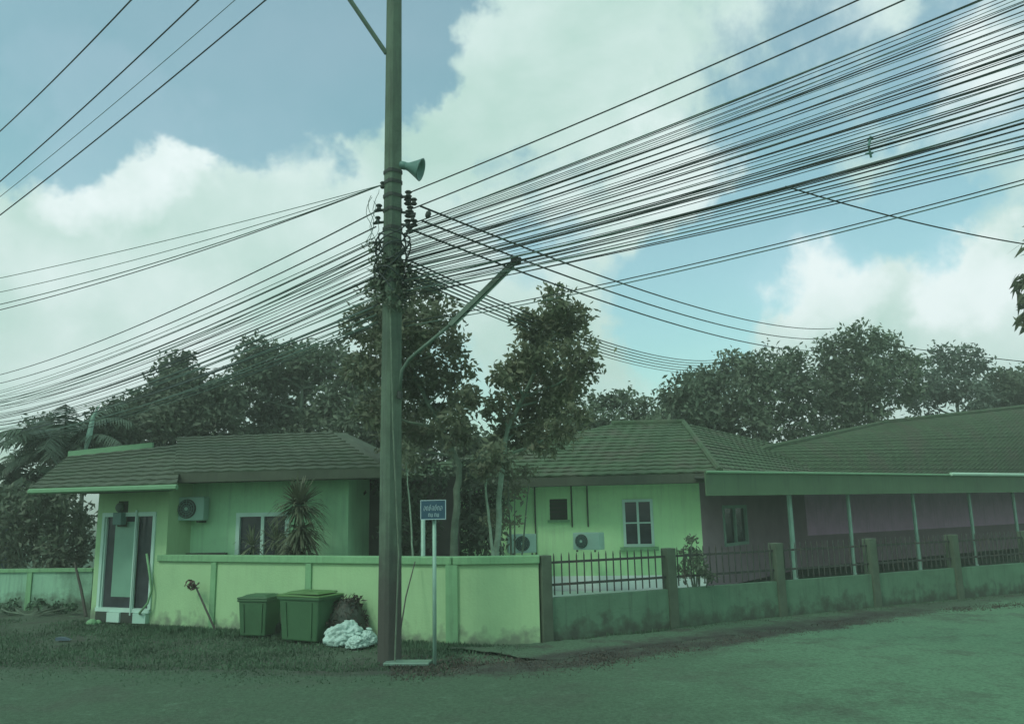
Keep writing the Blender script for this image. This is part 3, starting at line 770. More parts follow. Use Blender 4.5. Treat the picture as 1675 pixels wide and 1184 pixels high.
build('soffit', MB().quad(me0 - zv * .165, FM.p(0, mz - .165, -.1), FM.p(FM.len + 2, mz - .165, -.1), me1 - zv * .165), 'soffit', h3)

# condensers
a_ = FM.hit(289, 850)[0]; b_ = FM.hit(315, 851)[1]
ac_unit(FM, a_, b_, FM.hit(345, 850)[0] - a_, FM.hit(315, 813)[1] - b_, .22, 'air conditioner condenser on the shaded green wall of left house', 'ac_shaded', .10, .52)
Fx = Frame((0, 0), (math.cos(R(-32)), math.sin(R(-32))))
def ac_turned(px0, px1, pyb, pyt, Y, ang, label, fan):
    c = at(px0, pyb, Y); Fq = Frame((c.x, c.y), (c.x + math.cos(ang), c.y + math.sin(ang)))
    hgt = at(px0, pyt, Y).z - c.z
    return ac_unit(Fq, 0, c.z, .66, hgt, .30, label, 'ac', -.32, fan)
t = ac_turned(937, 975, 899, 871, 18.75, R(-30) , 'small condenser with round fan below two pipes on central house', .33)
t = ac_turned(832, 870, 905, 874, 18.9, R(8), 'pale condenser half hidden by trunks at left end of central house', .5)

# ================================================================== POLE, LAMPS, HORN, SIGN
PB = gnd(637, 1084); PB.z = 0
pole = thing('utility_pole', 'tall square concrete utility pole covered in cables', 'pole', PB)
PH = 10.5; rz = R(38)
def pole_ring(z, s, ch=.16):
    h = s / 2; pts = []
    for sx, sy in ((1, 1), (-1, 1), (-1, -1), (1, -1)):
        c_ = h * ch * 2
        pr = [(sx * h, sy * (h - c_)), (sx * (h - c_), sy * h)]
        if sx * sy < 0: pr.reverse()
        pts += pr
    m = Matrix.Rotation(rz, 3, 'Z')
    return [PB + m @ Vector((x, y, z)) for x, y in pts]
def psize(z): return .262 - .0075 * z
mb = MB(); zs = [-.2, 0, .6, 1.2, 2, 3, 4, 5, 6, 7, 8, 9, PH]
for z in zs: mb.v += pole_ring(z, psize(z))
for i in range(len(zs) - 1):
    for j in range(8):
        a = i * 8 + j; b = i * 8 + (j + 1) % 8; mb.f.append((a, b, b + 8, a + 8))
mb.f.append(tuple(range((len(zs) - 1) * 8, len(zs) * 8)))
build('shaft', mb, 'pole', pole)
def pz(py): return at(640, py, PB.y).z
for py in (283, 300, 322, 345, 375, 402, 430, 462):
    z = pz(py); mb = MB(); a_ = pole_ring(z - .025, psize(z) + .022); b_ = pole_ring(z + .025, psize(z) + .022)
    mb.add(a_ + b_, [(j, (j + 1) % 8, 8 + (j + 1) % 8, 8 + j) for j in range(8)])
    build('band', mb, 'dark', pole)
# insulator spools right and left of the shaft
for (px, py, r, dy) in [(668, 318, .055, 0), (677, 330, .05, -.05), (671, 343, .055, 0), (675, 357, .045, -.05), (678, 365, .05, .05), (670, 375, .06, 0), (620, 340, .05, 0), (618, 360, .045, 0), (626, 303, .04, 0), (669, 350, .07, .05), (668, 330, .07, .08), (667, 365, .06, .08)]:
    c = at(px, py, PB.y + dy)
    build('insulator', MB().lathe(c - Vector((0, 0, .05)), (0, 0, 1), [(0, r * .7), (.02, r), (.04, r * .6), (.06, r * .6), (.08, r), (.10, r * .7)], 10), 'dark', pole)
for (px0, py0, px1, py1) in [(640, 345, 680, 350), (640, 365, 678, 370), (640, 322, 672, 322), (640, 342, 612, 346), (640, 362, 610, 366), (640, 395, 604, 398)]:
    build('bracket', MB().tube([at(px0, py0, PB.y), at(px1, py1, PB.y)], .022, 5), 'dark', pole)
# upper brace going up left off the pole
br = at(632, 88, PB.y); br2 = at(545, -40, PB.y - .3)
build('upper_arm', MB().tube([br, br2, br2 + (br2 - br) * .8], .035, 8), 'lamp_green', pole)

# tangled coils of cable and dead creeper on the pole
for i in range(9):
    z = pz(random.uniform(385, 470)); c = PB + Vector((0, 0, z)); rr = random.uniform(.18, .27); ph = random.uniform(0, 6); tl = random.uniform(-.25, .25); tl2 = random.uniform(-.25, .25)
    pts = [c + Vector((math.cos(x + ph) * rr, math.sin(x + ph) * rr * .9, math.cos(x) * tl + math.sin(x * 1.0) * tl2 + .03 * math.sin(3 * x + ph))) for x in [2 * math.pi * k / 22 for k in range(23)]]
    o = build('cable_loop', MB().tube(pts, .012, 5, False), 'cable', None, origin=c)
    tag(o, 'loop of slack black cable wound around the pole below the horn', 'cable', 'cable loops wound on the pole')
for i in range(4):
    c = at(random.uniform(604, 616), random.uniform(300, 330), PB.y - .05)
    pts = [c + Vector((.05 * math.sin(k * .9 + i), .05 * math.cos(k * 1.3 + i), -.075 * k + .02 * random.random())) for k in range(11)]
    o = build('drooping_wire', MB().tube(pts, .0045, 4, False), 'cable_green', None, origin=c)
    tag(o, 'thin wisp of loose wire drooping left of the pole', 'wire', 'loose wires drooping left of the pole')
cr_t = thing('pole_creeper', 'dark leafy creeper clinging around the pole at cable height', 'creeper', PB + Vector((0, 0, .0)))
bl = [(at(px, py, PB.y + dy), r) for px, py, r, dy in ((640, 425, .20, -.05), (630, 450, .22, 0), (655, 455, .22, 0), (612, 405, .10, 0), (640, 490, .2, -.1), (668, 440, .12, 0), (660, 480, .14, 0), (625, 480, .16, 0))]
C, D = crown_points(bl, 1500, .05, 14)
V, T = leaf_geo(C, D, .075, .5); fast_mesh('leaf_mass', V, T, 'leaf_dark', cr_t)
build('stem', MB().tube([PB + Vector((.10, -.20, 0)), PB + Vector((.14, -.17, 1.4)), PB + Vector((.06, -.19, 3.0)), PB + Vector((.0, -.18, 4.9))], .012, 5), 'bark', cr_t)

# horn loudspeaker
hb = at(664, 272, PB.y - .02); hm = at(686, 279, PB.y - .12); ax = (hm - hb).normalized()
hs = thing('horn_loudspeaker', 'grey horn loudspeaker fixed to the right of the utility pole', 'loudspeaker', hb)
ax = Vector((.94, -.10, -.30)).normalized()
build('horn', MB().lathe(hb, ax, [(0, .055), (.04, .062), (.08, .082), (.13, .108), (.18, .135), (.225, .162), (.24, .170), (.238, .150), (.20, .12), (.12, .06)], 28), 'horn', hs, smooth=True)
build('driver', MB().lathe(hb - ax * .10, ax, [(0, .045), (.02, .06), (.09, .06), (.11, .045)], 20), 'horn', hs, smooth=True)
build('bracket', MB().tube([hb - ax * .06, PB + Vector((0.05, -.02, hb.z - .02))], .022, 6), 'dark', hs)

# fluorescent street lamp on its arm
lb = at(654, 640, PB.y - .12); l1 = at(657, 606, PB.y - .15); l2 = at(680, 578, PB.y - .22); l3 = at(748, 522, PB.y - .45); l4 = at(843, 428, PB.y - .75)
sl_ = thing('street_lamp', 'long fluorescent street lamp on a slanting arm from the pole', 'street lamp', lb)
build('arm', MB().tube([lb, l1, l1.lerp(l2, .5) + Vector((0, 0, .03)), l2, l3], [.024, .024, .024, .024, .024], 8), 'lamp_green', sl_, smooth=True)
dv = (l4 - l3).normalized(); sdv = dv.cross(Vector((0, 1, 0))).normalized(); fw_ = sdv.cross(dv)
st = l3 - dv * .12
def trough(p, w_, h_): return [p + fw_ * x * w_ + sdv * y * h_ for x, y in ((-1, -.4), (-.55, .8), (.55, .8), (1, -.4))]
mb = MB(); A_, B_ = trough(st, .065, .055), trough(l4, .065, .055)
mb.add(A_ + B_, [(0, 1, 5, 4), (1, 2, 6, 5), (2, 3, 7, 6), (3, 0, 4, 7), (3, 2, 1, 0), (4, 5, 6, 7)])
hd = build('housing', mb, 'lamp_green', sl_)
build('tube', MB().tube([st + dv * .06 - sdv * .035, l4 - dv * .06 - sdv * .035], .016, 8), 'tube', hd)
build('end_cap', MB().box(l4 + dv * .01, .14, .14, .06), 'dark', hd)
build('clamp', MB().tube([lb - Vector((.0, 0, .1)), lb], .04, 6), 'dark', sl_)
build('strap', MB().tube([lb - Vector((0, 0, .05)), PB + Vector((.03, 0, lb.z - .05))], .02, 5), 'dark', sl_)

# street name sign
sp = gnd(711, 1089); sp.z = 0
sg = thing('street_sign', 'small blue street sign on a thin pale post beside the pole', 'sign', sp)
stp = at(709, 818, sp.y)
build('post', MB().tube([sp - Vector((0, 0, .1)), Vector((sp.x, sp.y, stp.z))], .026, 10), 'post_pale', sg, smooth=True)
s0 = at(688, 850, sp.y - .04); s1 = at(730, 817, sp.y - .04)
FS = Frame((s0.x, s0.y), (s1.x, s1.y - .03))
ww, hh = FS.len, s1.z - s0.z
bd = build('board', FS.box(MB(), 0, ww, s0.z, s1.z, 0, .012), 'sign', sg, bevel=.003)
mb = MB()
for (x0, x1, z0, z1) in ((0.0, ww, 0, .010), (0.0, ww, hh - .010, hh), (0, .010, .01, hh - .01), (ww - .010, ww, .01, hh - .01)):
    FS.box(mb, x0, x1, s0.z + z0, s0.z + z1, .0135, .0155)
build('border', mb, 'sign_white', bd)
# marks of the lettering, two lines
gl = MB()
def stroke(x0, z0, x1, z1, wd=.009):
    a, b = FS.p(x0 * ww, s0.z + z0 * hh, .0150), FS.p(x1 * ww, s0.z + z1 * hh, .0150); gl.tube([a, b], wd * .5, 4)
for i, x in enumerate((.14, .24, .35, .46, .57, .68, .79)):
    stroke(x, .46, x, .66 if i % 3 else .60); stroke(x, .66, x + .055, .68); stroke(x + .058, .66, x + .058, .46 if i % 2 else .52)
    if i % 2 == 0: stroke(x, .46, x + .03, .47)
    if i in (2, 4): stroke(x + .02, .73, x + .07, .76)
for i, x in enumerate((.32, .42, .56, .66)):
    stroke(x, .15, x, .31); stroke(x + .055, .15, x + .055, .31)
    stroke(x, .15 if i % 2 else .31, x + .055, .15 if i % 2 else .31)
build('lettering', gl, 'sign_white', bd)
mb = MB()
FS.box(mb, ww * .5 - .05, ww * .5 + .05, s0.z + hh * .2, s0.z + hh * .25, -.06, -.001); FS.box(mb, ww * .5 - .05, ww * .5 + .05, s0.z + hh * .75, s0.z + hh * .8, -.06, -.001)
build('clamp', mb, 'metal', sg)
pp = at(692, 905, 13.2)
o = build('pipe_post', MB().tube([Vector((pp.x, 13.2, -.05)), Vector((pp.x, 13.2, at(692, 838, 13.2).z))], .036, 10).lathe(Vector((pp.x, 13.2, at(692, 838, 13.2).z)), (0, 0, 1), [(0, .042), (.03, .042), (.045, .02)], 10), 'post_pale', None, origin=Vector((pp.x, 13.2, 0)), smooth=True)
tag(o, 'pale pipe post standing just behind the wall left of blue sign', 'post')
sb0 = gnd(632, 1086); sb1 = gnd(703, 1091)
o = build('concrete_slab', MB().box(((sb0.x + sb1.x) / 2, (sb0.y + sb1.y) / 2 + .02, .035), (sb1.x - sb0.x), .24, .04, R(-6)), 'metal', None, origin=Vector(((sb0.x + sb1.x) / 2, sb0.y, 0)), bevel=.01)
tag(o, 'thin pale concrete slab on the ground between pole and sign post', 'slab')

# ================================================================== CABLES
def cable(p0, p1, sag, rad, m, label, group, ext=1.0, name='cable', n=26, back=0.0):
    p0, p1 = Vector(p0), Vector(p1); d = p1 - p0
    pts = []
    for k in range(n + 1):
        t = -back + (ext + back) * k / n
        q = p0 + d * t; q.z += sag * 4 * (t * t - t); pts.append(q)
    o = build(name, MB().tube(pts, rad, 5), m, None, origin=p0, smooth=True)
    return tag(o, label, 'cable', group)
RL = 'thin dark cable in the dense bundle fanning up right from the pole'
RG = 'cables fanning right from the pole'
DR = 7.0
nR = 56
for i in range(nR):
    f = i / (nR - 1); f2 = min(1, max(0, f + random.uniform(-.03, .03)))
    ys = 366 + 118 * f + random.uniform(-3, 3)
    ye = -36 + 292 * f2 + random.uniform(-6, 6)
    A_ = at(664 + (4 if i < 6 else random.uniform(-6, 4)), ys, PB.y + random.uniform(-.12, .12)); B_ = at(1690, ye, DR + random.uniform(-.35, .35))
    cable(A_, B_, random.uniform(.02, .10), random.choice((.004, .005, .006, .007, .0085)) , 'cable' if random.random() < .62 else 'cable_green', RL, RG, 2.2)
cable(at(668, 316, PB.y), at(1405, 0, 8.0), .04, .010, 'cable', 'uppermost black cable rising from the pole insulators to the top right', None, 2.2)
cable(at(676, 341, PB.y), at(1480, 0, 7.8), .04, .010, 'cable', 'second black cable from the top rising right above the dense bundle', None, 2.2)
for k in (0, 1):
    cable(at(660, 528 + 6 * k, PB.y), at(1690, 290 + 7 * k, DR + .3), .10, .007, 'cable_green' if k else 'cable', 'lowest pair of slack cables sweeping right below the dense bundle', 'lowest pair of cables', 2.2)
LL = 'thin dark cable in the bundle sloping down left from the pole'
LG = 'cables sloping left from the pole'
DL = 24.0
cable(at(617, 345, PB.y), at(0, 613, DL), .25, .011, 'cable', 'uppermost black cable sloping left from the pole insulators', None, 1.8)
cable(at(615, 371, PB.y), at(0, 627, DL), .25, .011, 'cable', 'second black cable from the top sloping left from the pole', None, 1.8)
nl = 36
for i in range(nl):
    f = i / (nl - 1)
    ys = 388 + 150 * f + random.uniform(-3, 3); ye = 640 + 88 * f ** .9 + random.uniform(-3, 3)
    cable(at(612 + random.uniform(-4, 8), ys, PB.y + random.uniform(-.1, .1)), at(0, ye, DL + random.uniform(-.8, .8)), random.uniform(.18, .34), random.choice((.005, .007, .009, .011)), 'cable' if random.random() < .6 else 'cable_green', LL, LG, 1.8)
for k, (ye, sg_) in enumerate(((455, .05), (478, .10), (498, .12), (507, .12))):
    cable(at(627, 302, PB.y), at(0, ye, 13.0 + .3 * k), sg_, .006 if k < 2 else .008, 'cable_green' if k < 3 else 'cable', 'slack service cable drooping left from just below the horn', 'service cables left of the horn', 1.6)
for k, (xt, yl, nm) in enumerate(((215, 215, 'leftmost'), (325, 297, 'second'), (385, 322, 'thin pale third'), (435, 352, 'rightmost'))):
    B_ = at(0, yl, 15.0); T_ = at(xt, 0, 10.6 + .1 * k)
    cable(T_, B_, .05, .012 if k != 2 else .006, 'cable' if k != 2 else 'cable_green', f'{nm} of the four high wires crossing the top left sky', None, 2.0, back=.6)
# wires going away to the right
for k, (a, b, D_) in enumerate((((687, 337), (1300, 536), 30), ((690, 361), (1300, 553), 30), ((671, 375), (1300, 572), 30))):
    cable(at(*a, PB.y), at(*b, D_), .32, .016, 'cable', ('upper', 'middle', 'lower')[k] + ' of three wires sloping down right behind the lamp', None, 1.35)
for k in range(6):
    cable(at(668, 425 + 7 * k, PB.y), at(1150, 590 + 4 * k, 30 + .3 * k), .38, random.choice((.009, .013)), 'cable_green' if k % 2 else 'cable', 'far slack cable sloping down right past the second tall tree', 'slack cables behind the second tall tree', 1.4)
cable(at(1285, 305, 7.7), at(1668, 398, 9.0), .05, .008, 'cable', 'single wire running from the cable bundle down to the right edge leaves', None, 1.15)
cable(at(1440, 563, 34), at(1690, 593, 30), .03, .018, 'cable', 'distant wire above the treetops at the right edge', None, 1.2)
# splice and spacer on the bundle
c = at(701, 351, PB.y - .25)
o = build('cable_splice', MB().lathe(c - Vector((.025, 0, .055)), (.35, 0, 1), [(0, .012), (.015, .03), (.05, .042), (.09, .038), (.11, .02)], 12), 'dark', None, origin=c, smooth=True)
tag(o, 'small dark rounded fitting on the cables just right of the pole', 'cable fitting')
c = at(1423, 243, 7.7)
spc = build('cable_spacer', MB().tube([at(1424, 224, 7.7), at(1421, 240, 7.68), at(1425, 258, 7.7)], .013, 6).tube([at(1416, 252, 7.7), at(1428, 250, 7.7)], .012, 5).tube([at(1419, 228, 7.7), at(1428, 226, 7.7)], .010, 5), 'horn', None, origin=c)
tag(spc, 'short upright spacer clip on the cable bundle at upper right', 'cable clip')

# ================================================================== YARD AND STREET OBJECTS
def by_wall(px, c):
    a = FW.hit(px, 1030, c)[0]; return FW.p(a, 0, c)
def wheelie(px, c, wd, dp, ht, yaw, label, lidm, dark_side=False, lid_tilt=0.0):
    b = by_wall(px, c)
    t = thing('rubbish_bin', label, 'bin', b, 'rubbish bins against the wall')
    m = Matrix.Rotation(yaw, 3, 'Z')
    def P(x, y, z): return b + m @ Vector((x, y, z))
    def ring(z, sx, sy, dx=0): return [P(x * sx / 2 , y * sy / 2 + dx, z) for x, y in ((-1, -1), (1, -1), (1, 1), (-1, 1))]
    mb = MB().hexa(ring(.02, wd * .88, dp * .86) + ring(ht * .86, wd * .99, dp * .98)); build('body', mb, 'bin', t, bevel=.025)
    build('rim', MB().hexa(ring(ht * .84, wd * 1.05, dp * 1.04) + ring(ht * .90, wd * 1.06, dp * 1.05)), 'bin', t, bevel=.012)
    ld = MB().hexa(ring(ht * .902, wd * 1.08, dp * 1.07) + [q + Vector((0, 0, lid_tilt * i)) for q, i in zip(ring(ht * .955, wd * 1.06, dp * 1.05), (0, 1, 1, 0))])
    ld.hexa(ring(ht * .956, wd * .9, dp * .85) + ring(ht * 1.0, wd * .7, dp * .6))
    lid = build('lid', ld, lidm, t, bevel=.012)
    build('handle', MB().tube([P(-wd * .3, dp * .5, ht * .93), P(-wd * .3, dp * .6, ht * .95), P(wd * .3, dp * .6, ht * .95), P(wd * .3, dp * .5, ht * .93)], .014, 6), 'bin_dark', lid)
    for sx in (-1, 1):
        build('wheel', MB().lathe(P(sx * wd * .44 - .02 * sx, dp * .40, .09), m @ Vector((sx, 0, 0)), [(0, .085), (.01, .092), (.04, .092), (.05, .08)], 16), 'bin_dark', t)
        build('rib', MB().hexa([P(sx * wd * .3 + x, -dp * .43 - y - .002, .08) for x, y in ((-.02, .02), (.02, .02), (.02, -.03), (-.02, -.03))] + [P(sx * wd * .33 + x, -dp * .485 - y - .002, ht * .8) for x, y in ((-.02, .015), (.02, .015), (.02, -.03), (-.02, -.03))]), 'bin', t)
    return t
wheelie(424, .36, .52, .48, .66, R(-14), 'dark green bin, left one of the two beside the wall', 'bin')
wheelie(507, .47, .80, .58, .75, R(-27), 'bigger green bin with lighter lid beside the white sacks', 'bin_lid', lid_tilt=-.02)
def sack(px, c_, sx, sy, sz, seed, label, tilt=0.0):
    b = by_wall(px, c_)
    import bmesh
    bm = bmesh.new(); bmesh.ops.create_icosphere(bm, subdivisions=5, radius=1.0)
    for v in bm.verts:
        p = v.co.copy(); n_ = p.normalized()
        d = 1 + .22 * mnoise.noise(p * 1.6 + Vector((seed, 0, 0))) - .30 * (1 - min(1, 5 * abs(mnoise.noise(p * 1.5 + Vector((0, seed, 0)))))) * .5 - .16 * (1 - min(1, 4 * abs(mnoise.noise(p * 3.4 + Vector((seed, seed, 0)))))) + .05 * mnoise.noise(p * 9 + Vector((0, 0, seed)))
        q = n_ * d; q.x *= sx; q.y *= sy; q.z *= sz
        if q.z > .2 * sz: q.x += tilt * (q.z - .2 * sz) ; q.x *= 1 - .35 * (q.z / sz - .2)
        if q.z < -.55 * sz: q.z = -.55 * sz + (q.z + .55 * sz) * .1
        v.co = q + Vector((0, 0, .55 * sz))
    mb = MB(); bm.verts.ensure_lookup_table(); mb.v = [v.co + b for v in bm.verts]; mb.f = [tuple(v.index for v in f.verts) for f in bm.faces]; bm.free()
    t = thing('plastic_sack', label, 'sack', b, 'white sacks beside the bins')
    build('bag', mb, 'sack', t, smooth=True)
    tp = b + Vector((tilt * sz * .5, 0, sz * 1.35))
    build('tied_neck', MB().lathe(tp - Vector((0, 0, .05)), (.2, -.1, 1), [(0, .05), (.03, .02), (.05, .018), (.09, .05), (.10, .03)], 9), 'sack', t)
def heap():
    b = by_wall(566, .34); c = b + Vector((.02, .1, .3))
    t = thing('rubbish_heap', 'dark heap of dry cuttings piled between the bigger bin and wall', 'rubbish', b)
    mb = MB(); mb.lathe(b + Vector((0, .1, -.02)), (0, 0, 1), [(0, .30), (.2, .30), (.42, .26), (.58, .16), (.64, .05)], 11); build('core', mb, 'bin_dark', t)
    C, D = crown_points([(b + Vector((0, .1, .22)), .30), (b + Vector((.02, .1, .45)), .22)], 1500, .05, 16); C[:, 2] = np.maximum(C[:, 2], .02)
    V, T = leaf_geo(C, D, .11, .25); fast_mesh('cuttings', V, T, 'litter', t)
heap()
sack(562, .62, .34, .22, .22, 3.1, 'large crumpled white sack leaning against the bigger green bin', .35)
sack(602, .50, .15, .14, .14, 9.3, 'smaller white sack lying between the large sack and the pole')
sack(584, .80, .17, .13, .12, 5.7, 'low flattened white sack in front of the large sack', .1)

# electric meter over the door
mp = FD.p(FD.hit(200, 840)[0], FD.hit(200, 858)[1], .0)
mtr = thing('electric_meter', 'grey meter box hung over the glass door', 'meter', mp)
ha, hb_ = FD.hit(200, 858)
hz2 = FD.hit(200, 822)[1]
build('box', FD.box(MB(), ha - .11, ha + .11, hb_, hb_ + (hz2 - hb_) * .55, .005, .14), 'horn', mtr, bevel=.01)
build('dial_cover', MB().lathe(FD.p(ha, hb_ + (hz2 - hb_) * .78, .05), FD.n, [(0, .09), (.06, .09), (.09, .06), (.10, .02)], 18), 'lamp_green', mtr, smooth=True)
build('back_plate', FD.box(MB(), ha - .13, ha + .13, hb_ - .04, hz2 + .03, .001, .0045), 'fascia', mtr)

# draped hose right of the door
pts = [FD.p(*FD.hit(244, 905), .06), FD.p(*FD.hit(250, 940), .07), FD.p(*FD.hit(254, 965), .09), FD.p(*FD.hit(250, 985), .12), FD.p(*FD.hit(240, 1000), .16), gnd(228, 1013), gnd(205, 1014)]
for q in pts[-2:]: q.z = .02
o = build('hose', MB().tube(pts, .022, 6), 'trim', None, origin=pts[-1], smooth=True); tag(o, 'dull green hose hanging right of the sliding door to the ground', 'hose')
# leaning stakes
def stake(pts, r, m, label, leaf=False):
    base = pts[0].copy()
    t = thing('stake', label, 'stick', base)
    build('stick', MB().tube(pts, [r, r * .9, r * .7][:len(pts)], 6), m, t)
    if leaf:
        C, D = crown_points([(pts[-1] + Vector((0, 0, .0)), .07)], 40, .05, 10); V, T = leaf_geo(C, D, .10, .4, .5); fast_mesh('dead_leaves', V, T, 'leaf_dead', t)
q0 = gnd(141, 1006); q0.z = -.02; d0 = q0.y
stake([q0, at(133, 965, d0 + .1), at(122, 919, d0 + .2)], .035, 'brown', 'dark stake leaning against the left corner of left house')
q0 = gnd(353, 1030); q0.z = -.02; d0 = q0.y
stake([q0, at(334, 990, d0 + .05), at(317, 952, d0 + .12)], .022, 'brown', 'leaning branch with withered brown leaves in front of the cream wall', True)
q0 = at(656, 1004, 12.2); q0 = Vector((q0.x - .05, 12.2, -.02))
stake([q0, at(664, 975, 12.35), at(679, 918, 12.62)], .012, 'brown', 'thin stick leaning on the wall between pole and sign')
# litter and stones
o = build('blue_litter', MB().hexa([gnd(96, 1047) + Vector((x, y, z)) for z, s in ((.002, 1), (.05, .5)) for x, y in ((-.03, -.05), (.20 * s, -.04), (.17 * s, .09 * s), (-.02, .08))]), 'blue_grey', None, origin=gnd(100, 1046)); tag(o, 'crumpled scrap of blue litter on the grass at the left', 'litter')
for k, (px, py, s) in enumerate(((150, 1018, .10), (160, 1017, .07))):
    b = gnd(px, py)
    mb = MB(); mb.lathe(b - Vector((0, 0, .02)), (0.1, 0, 1), [(0, s), (s * .4, s * .95), (s * .75, s * .6), (s * .9, s * .2)], 9)
    o = build('stone', mb, 'trim', None, origin=b); tag(o, ('larger', 'smaller')[k] + ' stone on the ground left of the door step', 'stone')
# blue tank at the far left edge
bt = at(8, 800, 24.0); bt.z = 0
tk = thing('water_tank', 'blue rounded tank at the far left edge under a palm frond', 'tank', bt)
build('drum', MB().lathe(bt, (0, 0, 1), [(0, .40), (.1, .42), (2.4, .42), (2.6, .36), (2.72, .2)], 20), 'blue_grey', tk, smooth=True)
build('lid', MB().lathe(bt + Vector((0, 0, 2.72)), (0, 0, 1), [(0, .18), (.05, .18), (.07, .1)], 14), 'blue_grey', tk)

# ================================================================== TREES AND PLANTS
tree('broadleaf_tree', 'tall broadleaf tree directly behind the utility pole', 15.2,
     [(612, 480, 30), (652, 470, 24), (690, 480, 34), (722, 515, 30), (598, 535, 34), (655, 550, 48), (716, 580, 42), (752, 608, 24), (598, 605, 36), (655, 640, 48), (728, 650, 42), (690, 690, 40), (620, 670, 34), (760, 655, 26), (630, 510, 36), (685, 530, 40), (680, 610, 46), (630, 580, 44), (745, 560, 22), (660, 720, 40), (740, 700, 34)],
     'leaf_a', 11000, .14, [(742, 905), (748, 800), (752, 762), (722, 700), (680, 620), (655, 520)], 'bark', .085, .10, 18)
tree('broadleaf_tree', 'tall olive broadleaf tree right of the street lamp', 15.8,
     [(905, 488, 26), (935, 518, 32), (878, 530, 34), (945, 570, 30), (890, 595, 46), (940, 628, 30), (855, 640, 38), (822, 612, 18), (900, 672, 34), (850, 695, 34), (818, 668, 24), (910, 540, 40), (915, 640, 40), (870, 575, 34), (955, 600, 24), (840, 615, 26), (930, 690, 28), (890, 715, 34), (830, 720, 30)],
     'leaf_b', 9500, .14, [(812, 900), (818, 790), (830, 700), (865, 630), (905, 540)], 'bark_pale', .075, .10, 18)
p = at(806, 900, 16); q = at(795, 800, 16)
tree('sapling', 'slim pale sapling in front of the second tall tree trunk', 15.0, [(795, 760, 22), (810, 740, 18)], 'leaf_a', 350, .14, [(806, 905), (800, 850), (794, 795), (797, 765)], 'bark_pale', .04, .12, 12)
tree('sapling', 'thin bare stemmed sapling just right of the utility pole', 13.7, [(668, 755, 18), (664, 735, 14)], 'leaf_a', 250, .13, [(675, 915), (673, 860), (667, 790), (664, 755)], 'bark_pale', .022, .1, 12)
BGR = 'background trees behind the houses'
tree('background_tree', 'rounded dark tree with highest crown left of the pole', 28, [(420, 582, 30), (458, 600, 40), (512, 590, 32), (552, 598, 36), (398, 635, 42), (480, 655, 52), (560, 660, 45), (590, 615, 26), (440, 700, 48), (530, 710, 48)], 'leaf_far', 13500, .24, None, 'bark', .16, .22, 20, BGR)
tree('background_tree', 'dark tree with pointed top above the left house', 26, [(294, 598, 22), (282, 630, 32), (326, 648, 40), (243, 665, 34), (290, 690, 46), (352, 700, 44), (205, 682, 26), (370, 660, 26), (240, 712, 36)], 'leaf_dark', 12500, .22, None, 'bark', .15, .2, 20, BGR)
tree('background_tree', 'low dark tree filling the gap behind the pole', 24, [(590, 700, 40), (640, 720, 44), (560, 745, 36), (700, 735, 40), (760, 730, 36), (620, 660, 36), (800, 745, 36)], 'leaf_dark', 6000, .22, None, 'bark', .14, .2, 20, BGR)
tree('background_tree', 'small dark tree left of the palm edge above the tank', 25, [(180, 690, 26), (160, 715, 28), (200, 725, 28), (130, 735, 24), (70, 700, 22), (60, 740, 28), (110, 765, 30), (180, 760, 30)], 'leaf_dark', 4500, .2, None, 'bark', .1, .18, 18, BGR)
tree('background_tree', 'short dark tree behind the central roof peak', 28, [(985, 662, 22), (1022, 658, 20), (1052, 672, 20), (960, 700, 36), (1005, 700, 30), (930, 720, 30), (1070, 700, 24), (880, 730, 34)], 'leaf_far', 5200, .22, None, 'bark', .14, .2, 18, BGR)
tree('background_tree', 'leftmost low tree of the row behind the right roofs', 30, [(1112, 642, 26), (1150, 632, 30), (1135, 672, 34), (1095, 672, 22), (1170, 690, 34)], 'leaf_far', 4200, .24, None, 'bark', .14, .22, 18, BGR)
tree('background_tree', 'broad tree left of the tallest one behind the right roofs', 31, [(1198, 604, 32), (1246, 600, 34), (1186, 645, 38), (1258, 645, 46), (1296, 596, 28), (1222, 690, 44), (1310, 650, 34), (1290, 700, 30)], 'leaf_far', 8000, .24, None, 'bark', .16, .22, 18, BGR)
tree('background_tree', 'tallest rounded tree of the row behind the right roofs', 32, [(1368, 575, 32), (1415, 556, 28), (1448, 578, 34), (1400, 622, 50), (1468, 626, 40), (1345, 632, 42), (1488, 590, 18), (1420, 672, 40), (1360, 685, 38)], 'leaf_far', 9500, .24, None, 'bark', .18, .22, 18, BGR)
tree('background_tree', 'airy pale tree right of the tallest treetop', 38, [(1540, 586, 22), (1582, 582, 22), (1558, 622, 38), (1520, 628, 28), (1606, 600, 16), (1510, 655, 30), (1590, 650, 30)], 'leaf_far2', 4200, .26, None, 'bark', .15, .2, 14, BGR)
tree('background_tree', 'dark round tree at the right edge above the roof', 41, [(1638, 628, 28), (1668, 618, 22), (1655, 652, 32), (1700, 640, 34), (1620, 655, 20)], 'leaf_far', 5200, .26, None, 'bark', .14, .18, 18, BGR)
